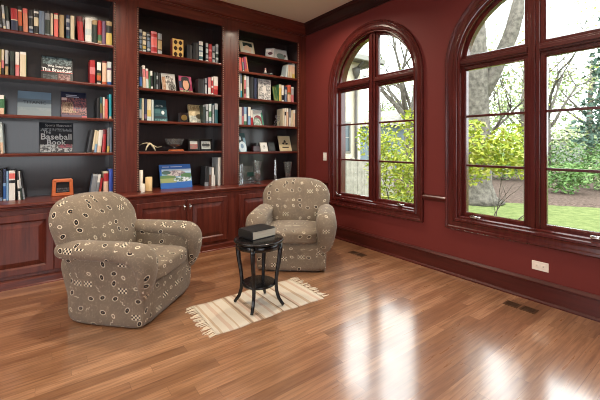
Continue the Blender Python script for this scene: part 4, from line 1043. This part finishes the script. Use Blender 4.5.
# big book on the table
zt = RUGZ+ZTAB+0.0005
p0, p1, p2 = Vector((1.365,2.473)), Vector((1.620,2.512)), Vector((1.365,2.703))
ang = math.atan2(p1.y-p0.y, p1.x-p0.x)
bw, bd, bh = 0.252, 0.195, 0.070
bk = empty('book', (1.318, 2.395, zt), ang); tag(bk, 'thick black book with pale page edges lying on the side table', 'book')
LEATH = mat('black_leather', (24,24,26), 0.38)
m = MB().rbox((bw/2,bd/2,bh-.003),(bw/2,bd/2,.003),12,8,LEATH).rbox((bw/2,bd/2,.003),(bw/2,bd/2,.003),12,8,LEATH).rbox((.004,bd/2,bh/2),(.005,bd/2-.001,bh/2-.002),8,8,LEATH)
m.build('cover', LEATH, bk)
PG2 = mat('page_edges', (190,184,170), 0.6); NN = NT(PG2)
NN.put(NN.b.inputs['Base Color'], NN.mix(NN.noise(NN.vec('MULTIPLY', NN.coord('Object'), (4,4,500)), 1.0, 2), lin((150,142,128)), lin((216,208,190))))
MB().box((.008,.005,.006),(bw-.006,bd-.005,bh-.006)).build('page_block', PG2, bk)

# ================================================================== RECESSED LIGHTS
LENS = mat('lamp_lens', (255,226,180), 0.5, emit=14)
CANW = mat('can_trim', (230,222,206), 0.5)
def can(x, y, lab, power):
    o = empty('recessed_light', (x, y, ZC)); tag(o, lab, 'ceiling light', 'recessed ceiling lights')
    MB().lathe([(.070,0),(.095,0),(.098,-.006),(.090,-.010),(.072,-.006)], (0,0,0), 32).build('trim_ring', CANW, o)
    MB().lathe([(.069,-.0045),(.069,-.0025),(.02,-.0025)], (0,0,0), 24).build('lens', LENS, o)
    l = bpy.data.lights.new('downlight', 'AREA'); l.shape = 'DISK'; l.size = .13; l.energy = power; l.color = (1, .86, .68); l.spread = math.radians(150)
    lo = bpy.data.objects.new('downlight', l); COL.objects.link(lo); lo.location = (x, y, ZC-.012)
CANP = 27
can(2.48, 3.28, 'recessed ceiling light nearest the corner above right armchair', CANP)
can(0.55, 3.28, 'added recessed ceiling light above the left armchair', CANP)  # from here on, unseen lights added in a grid to brighten the room
can(-1.4, 3.28, 'added recessed ceiling light in front of the far left wall', CANP)
can(2.48, 0.9, 'added recessed ceiling light beside the nearer window', CANP*0.5)
can(0.55, 0.9, 'added recessed ceiling light above the viewer', CANP*0.5)
can(-1.4, 0.9, 'added recessed ceiling light left of the viewer', CANP*0.5)

# ================================================================== OUTSIDE
ZG = -0.20
def m_ground(name, c1, c2, sc):
    m = mat(name, c1, 0.95, spec=0.1); N = NT(m)
    f = N.noise(N.coord('Object'), sc, 6, 0.7)
    N.put(N.b.inputs['Base Color'], N.ramp(f, [(0.35, lin(c1)), (0.65, lin(c2))])); return m
def noisy(name, c1, c2, sc, rough=0.9):
    m = mat(name, c1, rough, spec=0.15); N = NT(m)
    f = N.noise(N.coord('Object'), sc, 4, 0.65)
    N.put(N.b.inputs['Base Color'], N.ramp(f, [(0.35, lin(c1)), (0.65, lin(c2))])); return m
struct(MB().box((XW+0.2, -40, ZG-0.1), (90, 70, ZG)).build('ground', m_ground('lawn_grass', (84,98,54), (120,130,80), 5)))
struct(MB().box((-30, YB+0.2, ZG-0.1), (XW+0.2, 70, ZG)).build('ground', MATS['lawn_grass']))
MULCH = m_ground('mulch', (62,50,44), (112,96,86), 14)
def bed(pts, lab):
    n = len(pts); vs = [(x, y, ZG+0.002) for x, y in pts]+[(x+(cxx-x)*.05, y+(cyy-y)*.05, ZG+.05) for cxx, cyy in [(sum(p[0] for p in pts)/n, sum(p[1] for p in pts)/n)] for x, y in pts]
    o = MB().faces(vs, [tuple(range(n,2*n))]+[(i,(i+1)%n,n+(i+1)%n,n+i) for i in range(n)]).build('mulch_bed', MULCH); tag(o, lab, 'mulch bed', kind='stuff')
bed([(16.6+.5976*p*7.4*(1+.05*math.sin(3*a))+.8018*q*8, 6.4+.8018*p*7.4*(1+.05*math.sin(3*a))-.5976*q*8) for a in [2*PI*i/48 for i in range(48)] for p, q in [(math.cos(a), math.sin(a))]], 'brown mulch bed around tree and shrubs beyond the windows')

def leaf_cloud(m, blobs, n, size, mts, flat=0.0):
    """leaves scattered through ellipsoid blobs [(centre, radii)]"""
    vol = [r[0]*r[1]*r[2] for c, r in blobs]; tot = sum(vol)
    for (c, r), v in zip(blobs, vol):
        for _ in range(max(4, int(n*v/tot))):
            d = Vector((random.gauss(0,1), random.gauss(0,1), random.gauss(0,1))).normalized()*(random.random()**0.45)
            p = Vector((c[0]+d.x*r[0], c[1]+d.y*r[1], c[2]+d.z*r[2]))
            u = Vector((random.gauss(0,1), random.gauss(0,1), random.gauss(0,.6))).normalized(); w = u.cross(Vector((random.gauss(0,1), random.gauss(0,1), random.gauss(0,1)))).normalized()
            s = size*random.uniform(.6,1.3); b = u.cross(w)*s*.15
            m.faces([p-u*s, p-w*s*.45+b, p+u*s, p+w*s*.45+b], [(0,1,2),(0,2,3)], random.choice(mts))
def limb(m, p, d, r, L, depth, mt, bend=0.25, up=0.15, split=2, wig=0.5):
    pts, rad = [p.copy()], [r]
    for i in range(4):
        d = (d + Vector((random.gauss(0,bend), random.gauss(0,bend), random.gauss(0,bend)+up))*0.35).normalized()
        p = p + d*(L/4); pts.append(p.copy()); rad.append(r*(1-.45*(i+1)/4))
    m.tube(pts, rad, 6 if depth > 1 else 4, mt)
    ends = [p]
    if depth > 0:
        for k in range(split+1):
            q = pts[random.choice((2,3,4))] if k else pts[4]
            nd = (d + Vector((random.gauss(0,wig), random.gauss(0,wig), random.gauss(0,wig*.6)))).normalized()
            ends += limb(m, q, nd, rad[4]*.75, L*random.uniform(.6,.8), depth-1, mt, bend, up, split, wig)
    return ends
BARK = noisy('pale_bark', (74,70,64), (116,110,101), 9); BARK2 = noisy('grey_bark', (84,78,72), (118,110,102), 9)
LY1, LY2, LY3 = mat('leaf_yellow_green', (172,182,58), .6), mat('leaf_lime', (146,170,58), .6), mat('leaf_pale_yellow', (184,186,92), .6)
LG1, LG2, LG3 = mat('leaf_green', (84,122,62), .6), mat('leaf_mid_green', (108,142,76), .6), mat('leaf_pale', (146,164,112), .7)
LH1, LH2, LH3 = mat('far_leaf_hazed_pale', (156,172,124), .8), mat('far_leaf_hazed_green', (136,154,114), .8), mat('far_leaf_hazed_straw', (180,184,132), .8)  # distant foliage made paler, with the haze put into its leaf colours
LS1, LS2 = mat('needle_dark', (62,88,74), .7), mat('needle_blue', (92,116,102), .7)
def shrub(x, y, blobs, n, size, mts, lab, stems=6, cat='shrub', group=None, h=1.0):
    o = empty('shrub', (x, y, ZG)); tag(o, lab, cat, group)
    m = MB()
    for i in range(stems):
        limb(m, Vector((random.uniform(-.1,.1),random.uniform(-.1,.1),0)), Vector((random.gauss(0,.45),random.gauss(0,.45),1)).normalized(), .014*h, .8*h, 1, BARK2, .3, .1)
    m.build('stems', None, o, recalc=False)
    m = MB(); leaf_cloud(m, blobs, n, size, mts); m.build('foliage', None, o, recalc=False)
    return o
# yellow-green shrubs close to the windows
shrub(5.35, 4.15, [((0,0,1.25),(.55,.55,.55)),((.25,-.35,.85),(.5,.5,.5)),((-.1,.4,1.65),(.42,.42,.42)),((.2,-.2,1.9),(.35,.35,.3)),((0,.1,.5),(.45,.45,.35)),((.1,.5,.95),(.3,.3,.4))], 2600, .05, [LY1,LY2,LY3,LY1], 'tall yellow green shrub close outside the first arched window', 4, h=1.0)
shrub(6.1, 2.75, [((0,0,1.32),(.5,.5,.36)),((.15,-.3,1.55),(.42,.42,.32)),((-.1,.35,1.72),(.36,.36,.28)),((.25,-.35,1.15),(.35,.35,.2)),((-.1,.25,1.0),(.3,.3,.2)),((0,.3,1.35),(.34,.34,.3))], 1700, .055, [LY1,LY2,LY3,LY1], 'yellow green shrub in front of big trunk outside second window', 3, h=0.9)
def m_shr(i): return [[LG1,LG2,LG2],[LG2,LG3,LG1],[LG1,LG1,LG2]][i]
for (x, y, r, i, lab) in ((12.7,3.55,.62,0,'round dark green shrub on mulch bed, right of the big trunk'), (14.4,3.0,.8,1,'larger pale green shrub right of the round shrub'), (16.4,5.6,1.1,1,'wide pale green shrub behind the round shrub'), (18.2,4.2,1.2,2,'tall green shrub at the right end of mulch bed'), (15.6,6.6,.9,1,'pale green shrub beyond the big trunk')):
    shrub(x, y, [((0,0,r*.8),(r,r,r*.8)),((r*.3,-r*.4,r*1.0),(r*.6,r*.6,r*.5))], int(1300*r), .07, m_shr(i), lab, 5, h=r)
# little sprouting plant in the grass
o = empty('seedling', (6.2, 0.90, ZG)); tag(o, 'small bright green sprouting plant in the grass by second window', 'plant')
m = MB()
for i in range(5):
    a = i*1.3; e = Vector((.28*math.cos(a), .28*math.sin(a), .55+.1*(i%2))); m.tube([(0,0,0),e*.5+Vector((0,0,.1)),e],[.008,.006,.004],5)
m.build('stem', mat('stem_green', (120,160,80), .6), o, recalc=False)
m = MB()
for i in range(5):
    a = i*1.3; e = Vector((.28*math.cos(a), .28*math.sin(a), .55+.1*(i%2))); leaf_cloud(m, [(e,(.13,.13,.08))], 26, .06, [LG3,LY2])
m.build('leaves', None, o, recalc=False)

def tree(name, x, y, trunk, ends_leaves, n, size, mts, lab, seed, depth=3, L=2.2, r=.2, lean=(0,0), h0=3.0, extra=None, wig=.5, bark=None, group=None, lim0=4, lr=.75):
    random.seed(seed)
    bark = bark or BARK
    o = empty(name, (x, y, ZG)); tag(o, lab, 'tree', group)
    m = MB()
    pts = [(0,0,0),(lean[0]*.05,lean[1]*.05,.15),(lean[0]*.15,lean[1]*.15,.5),(lean[0]*.5,lean[1]*.5,h0*.5),(lean[0],lean[1],h0)]
    m.tube(pts, [r*1.9,r*1.35,r*1.08,r,r*.85], 14, bark)
    ends = []
    top = Vector(pts[-1])
    for k in range(lim0):
        a = 2*PI*k/lim0+random.random(); st = Vector(pts[3]).lerp(top, random.uniform(.4,1)) if k else top
        ends += limb(m, st, Vector((math.cos(a)*.8, math.sin(a)*.8, .9)).normalized(), r*.5, L, depth, bark, .3, .12, 2, wig)
    if extra:
        for e in extra: m.tube([p for p in e[0]], e[1], 12, bark)
    m.build('trunk', None, o, recalc=False)
    if n:
        m = MB(); bl = [(tuple(e), (lr,lr,lr*.7)) for e in ends]; leaf_cloud(m, bl, n, size, mts); m.build('foliage', None, o, recalc=False)
    return o
# big pale trunk outside the second window, forked
tree('tree', 9.15, 4.45, None, 0, 500, .06, [LG3,LY3,LG2], 'big pale forked tree trunk outside the second window', 3, depth=2, L=1.8, r=.34, lean=(-.1,.15), h0=6.5, wig=.4,
     extra=[([(0,0,2.6),(.25,-.25,3.3),(.55,-.6,4.4),(.85,-1.0,6.5)],[.20,.19,.18,.16])])
tree('tree', 11.9, 8.4, None, 0, 900, .05, [LG3,LY3], 'pale branching tree behind the shrub at first window', 11, depth=4, L=2.3, r=.26, h0=2.6, wig=.6, lim0=5)
tree('tree', 16.5, 5.2, None, 0, 900, .055, [LG3,LY3], 'thin pale tree with spreading branches outside second window', 21, depth=4, L=2.4, r=.13, h0=2.6, wig=.6, lim0=5)
tree('tree', 14.0, 9.6, None, 0, 800, .055, [LG3,LG3,LY3], 'bare pale tree farther behind the first window', 31, depth=4, L=2.6, r=.2, h0=3.0, wig=.6, lim0=5, lr=.6)
tree('tree', 19.0, 9.0, None, 0, 1100, .10, [LG3,LG2,LY3], 'slim tree between the two windows, seen left in second', 41, depth=3, L=2.6, r=.18, h0=2.2, wig=.6, lim0=5, lr=1.0)
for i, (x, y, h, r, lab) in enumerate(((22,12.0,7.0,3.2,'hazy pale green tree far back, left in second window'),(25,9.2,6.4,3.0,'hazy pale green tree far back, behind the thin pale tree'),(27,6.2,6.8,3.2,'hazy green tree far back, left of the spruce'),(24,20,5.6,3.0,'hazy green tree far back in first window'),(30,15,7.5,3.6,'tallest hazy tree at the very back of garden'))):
    random.seed(60+i)
    o = empty('tree', (x, y, ZG)); tag(o, lab, 'tree', 'distant trees in the garden')
    m = MB(); m.tube([(0,0,0),(0,.1,h*.5),(.1,0,h)],[.22,.16,.05],8,BARK2); ends = []
    for k in range(6): ends += limb(m, Vector((0,0,h*(.3+.08*k))), Vector((math.cos(k*1.26),math.sin(k*1.26),.8)).normalized(), .08, 2.0, 2, BARK2)
    m.build('trunk', None, o, recalc=False)
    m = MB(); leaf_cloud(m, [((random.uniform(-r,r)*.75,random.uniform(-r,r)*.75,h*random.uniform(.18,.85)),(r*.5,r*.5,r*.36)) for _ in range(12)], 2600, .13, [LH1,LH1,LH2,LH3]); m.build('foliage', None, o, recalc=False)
# spruce at the right
random.seed(5)
o = empty('spruce', (15.6, 2.75, ZG)); tag(o, 'dark blue green spruce tree at the right of second window', 'tree')
m = MB(); m.tube([(0,0,0),(0,0,3),(0,0,8)],[.18,.14,.03],8,BARK2); m.build('trunk', None, o, recalc=False)
m = MB()
for k in range(150):
    z = random.uniform(1.6,7.8); a = random.random()*2*PI; rr = (8.2-z)*.24; e = Vector((math.cos(a)*rr, math.sin(a)*rr, z-.25*rr)); b = Vector((0,0,z))
    leaf_cloud(m, [(b.lerp(e,.7),(rr*.35+.08,rr*.35+.08,.12)),(b.lerp(e,.35),(rr*.3+.05,rr*.3+.05,.12))], 34, .10, [LS1,LS2])
m.build('foliage', None, o, recalc=False)

# neighbouring house wing seen through the first window
STUC = noisy('house_stone', (204,192,168), (220,210,188), 1.5); DKW = mat('house_glass', (70,84,88), .15); HTRIM = mat('house_trim', (140,138,130), .6); ROOF = noisy('house_roof', (112,108,104), (140,134,128), 4)
o = empty('house', (6.2, 8.0, ZG)); tag(o, 'pale stone house wing with downspout outside first window', 'house')
MB().box((-5,0,0),(2.28,6,4.35)).build('wall', STUC, o)
m = MB(); m.faces([(-5.3,-.55,4.25),(2.75,-.55,4.25),(2.75,6.4,4.25),(-5.3,6.4,4.25),(-3,3,6.6),(.4,3,6.6)], [(0,1,5,4),(1,2,5),(2,3,4,5),(3,0,4),(0,3,2,1)]); m.build('roof', ROOF, o)
MB().box((-5.3,-.62,4.18),(2.80,-.50,4.32)).box((2.70,-.6,4.18),(2.84,6.4,4.32)).build('gutter', HTRIM, o)
w_ = MB().ribbon([(1.24,1.25),(1.82,1.25),(1.82,2.28),(1.24,2.28)], [(0,.03),(0,0),(.07,0),(.07,.05)], lambda a, b, h: Vector((a, -h, b))).build('window_frame', HTRIM, o)
MB().box((1.29,-.012,1.30),(1.77,-.004,2.23)).build('pane', DKW, w_)
MB().box((1.52,-.025,1.30),(1.545,-.01,2.23)).box((1.29,-.025,1.75),(1.77,-.01,1.775)).build('mullion', HTRIM, w_)
m = MB(); m.tube([(2.0,-.08,.1),(2.0,-.08,3.75)], .05, 10).lathe([(.05,0),(.12,.18),(.14,.30),(.10,.32)], (2.0,-.10,3.72), 10).tube([(2.0,-.10,4.0),(2.0,-.45,4.22)], .05, 8); m.build('downspout', mat('downspout_metal', (84,80,76), .5), o)
# fence of grey boards
random.seed(9)
o = empty('fence', (5.8, 6.6, ZG)); tag(o, 'weathered grey board fence outside the first window', 'fence')
FM = noisy('fence_board', (140,135,126), (170,163,152), 6)
m = MB(); x = -2.6
while x < 2.6:
    m.box((x,0,0.03),(x+.135,.02,1.10+random.uniform(-.01,.01))); x += .142
m.build('board_panel', FM, o)
MB().box((-2.6,.021,.25),(2.6,.06,.34)).box((-2.6,.021,.85),(2.6,.06,.94)).build('rail', FM, o)
for px in (-2.6,-.8,1.0,2.5): MB().box((px-.05,.061,0),(px+.05,.15,1.16)).build('post', FM, o)
# far houses
PB = mat('far_house_siding', (112,126,136), .8)
o = empty('house', (17.5, 14.5, ZG)); tag(o, 'blue grey house far behind the fence', 'house')
MB().box((-3,-3,0),(3,3,2.6)).build('wall', PB, o)
MB().faces([(-3.4,-3.4,2.55),(3.4,-3.4,2.55),(3.4,3.4,2.55),(-3.4,3.4,2.55),(0,-2,3.7),(0,2,3.7)],[(0,1,4),(1,2,5,4),(2,3,5),(3,0,4,5),(0,3,2,1)]).build('roof', ROOF, o)
for wx in (-1.4,1.2):
    f = MB().ribbon([(wx-.5,1.0),(wx+.5,1.0),(wx+.5,2.1),(wx-.5,2.1)], [(0,.03),(0,0),(.08,0),(.08,.05)], lambda a, b, h: Vector((a, -3-h, b))).build('window_frame', HTRIM, o)
    MB().box((wx-.44,-3.015,1.06),(wx+.44,-3.005,2.04)).build('pane', DKW, f)
o = empty('house', (38.0, 8.2, ZG)); tag(o, 'low grey house far behind shrubs in second window', 'house')
MB().box((-3,-4,0),(3,3,2.0)).build('wall', mat('far_grey_siding', (150,150,150), .8), o)
MB().faces([(-3.4,-4.4,2.0),(3.4,-4.4,2.0),(3.4,3.4,2.0),(-3.4,3.4,2.0),(0,-3,3.3),(0,2,3.3)],[(0,1,4),(1,2,5,4),(2,3,5),(3,0,4,5),(0,3,2,1)]).build('roof', ROOF, o)
f = MB().ribbon([(-2.4,.8),(-1.2,.8),(-1.2,1.7),(-2.4,1.7)], [(0,.03),(0,0),(.08,0),(.08,.05)], lambda a, b, h: Vector((-3-h, a, b))).build('window_frame', HTRIM, o)
MB().box((-3.015,-2.33,.87),(-3.005,-1.27,1.63)).build('pane', DKW, f)

# ================================================================== LIGHT, WORLD, CAMERA
wd = bpy.data.worlds.new('overcast_sky'); SC.world = wd; wd.use_nodes = True
t = wd.node_tree; bg = t.nodes['Background']
tc = t.nodes.new('ShaderNodeTexCoord'); sx = t.nodes.new('ShaderNodeSeparateXYZ'); rp_ = t.nodes.new('ShaderNodeValToRGB'); nz = t.nodes.new('ShaderNodeTexNoise'); mx = t.nodes.new('ShaderNodeMath'); mx.operation = 'MULTIPLY_ADD'
t.links.new(tc.outputs['Generated'], sx.inputs[0]); t.links.new(tc.outputs['Generated'], nz.inputs['Vector']); nz.inputs['Scale'].default_value = 2.0
t.links.new(nz.outputs[0], mx.inputs[0]); mx.inputs[1].default_value = 0.15; t.links.new(sx.outputs[2], mx.inputs[2]); t.links.new(mx.outputs[0], rp_.inputs[0])
rp_.color_ramp.elements[0].color = (.86,.90,.95,1); rp_.color_ramp.elements[1].color = (.95,.98,1.0,1); rp_.color_ramp.elements[1].position = .6
t.links.new(rp_.outputs[0], bg.inputs['Color']); bg.inputs['Strength'].default_value = SKY
def area_lamp(name, loc, rot, sx_, sy_, e, col=(.93,.97,1.0)):
    l = bpy.data.lights.new(name, 'AREA'); l.shape = 'RECTANGLE'; l.size = sx_; l.size_y = sy_; l.energy = e; l.color = col
    o = bpy.data.objects.new(name, l); COL.objects.link(o); o.location = loc; o.rotation_euler = rot; return o
def portal(name, loc, rot, sx_, sy_):
    o = area_lamp(name, loc, rot, sx_, sy_, 0); o.data.cycles.is_portal = True
for c in W_CEN: portal('window_portal', (XW+0.21, c, 1.66), (0, PI/2, 0), 2.2, 1.34)
for a, b in REAR: area_lamp('rear_fill_light', ((a+b)/2, YR-0.25, 1.6), (-PI/2, 0, 0), b-a, 1.8, REARP, (.46,.72,1.0))  # added frontal fill, tinted blue for the sheen on the dark shelves
area_lamp('side_fill_light', (XL-0.25, 1.0, 1.6), (0, -PI/2, 0), 1.8, 1.6, REARP)  # added fill lamp from the unseen left side

cam = bpy.data.cameras.new('camera'); co = bpy.data.objects.new('camera', cam); COL.objects.link(co)
co.location = (0, 0, EYE); co.rotation_euler = (PI/2, 0, YAW-PI/2)
cam.sensor_fit = 'HORIZONTAL'; cam.sensor_width = 36.0; cam.lens = FPX/600*36.0
cam.shift_y = -(200-HOR)/600.0; cam.clip_start = 0.05; cam.clip_end = 300
SC.camera = co
vs_ = SC.view_settings; vs_.view_transform = 'Standard'; vs_.look = 'None'; vs_.exposure = EXPO; vs_.gamma = 1.0; vs_.use_curve_mapping = False
SC.cycles.filter_width = 1.0; SC.cycles.use_denoising = True; SC.cycles.max_bounces = 10; SC.cycles.transparent_max_bounces = 16
SC.cycles.sample_clamp_indirect = 6.0; SC.cycles.caustics_reflective = False; SC.cycles.caustics_refractive = False
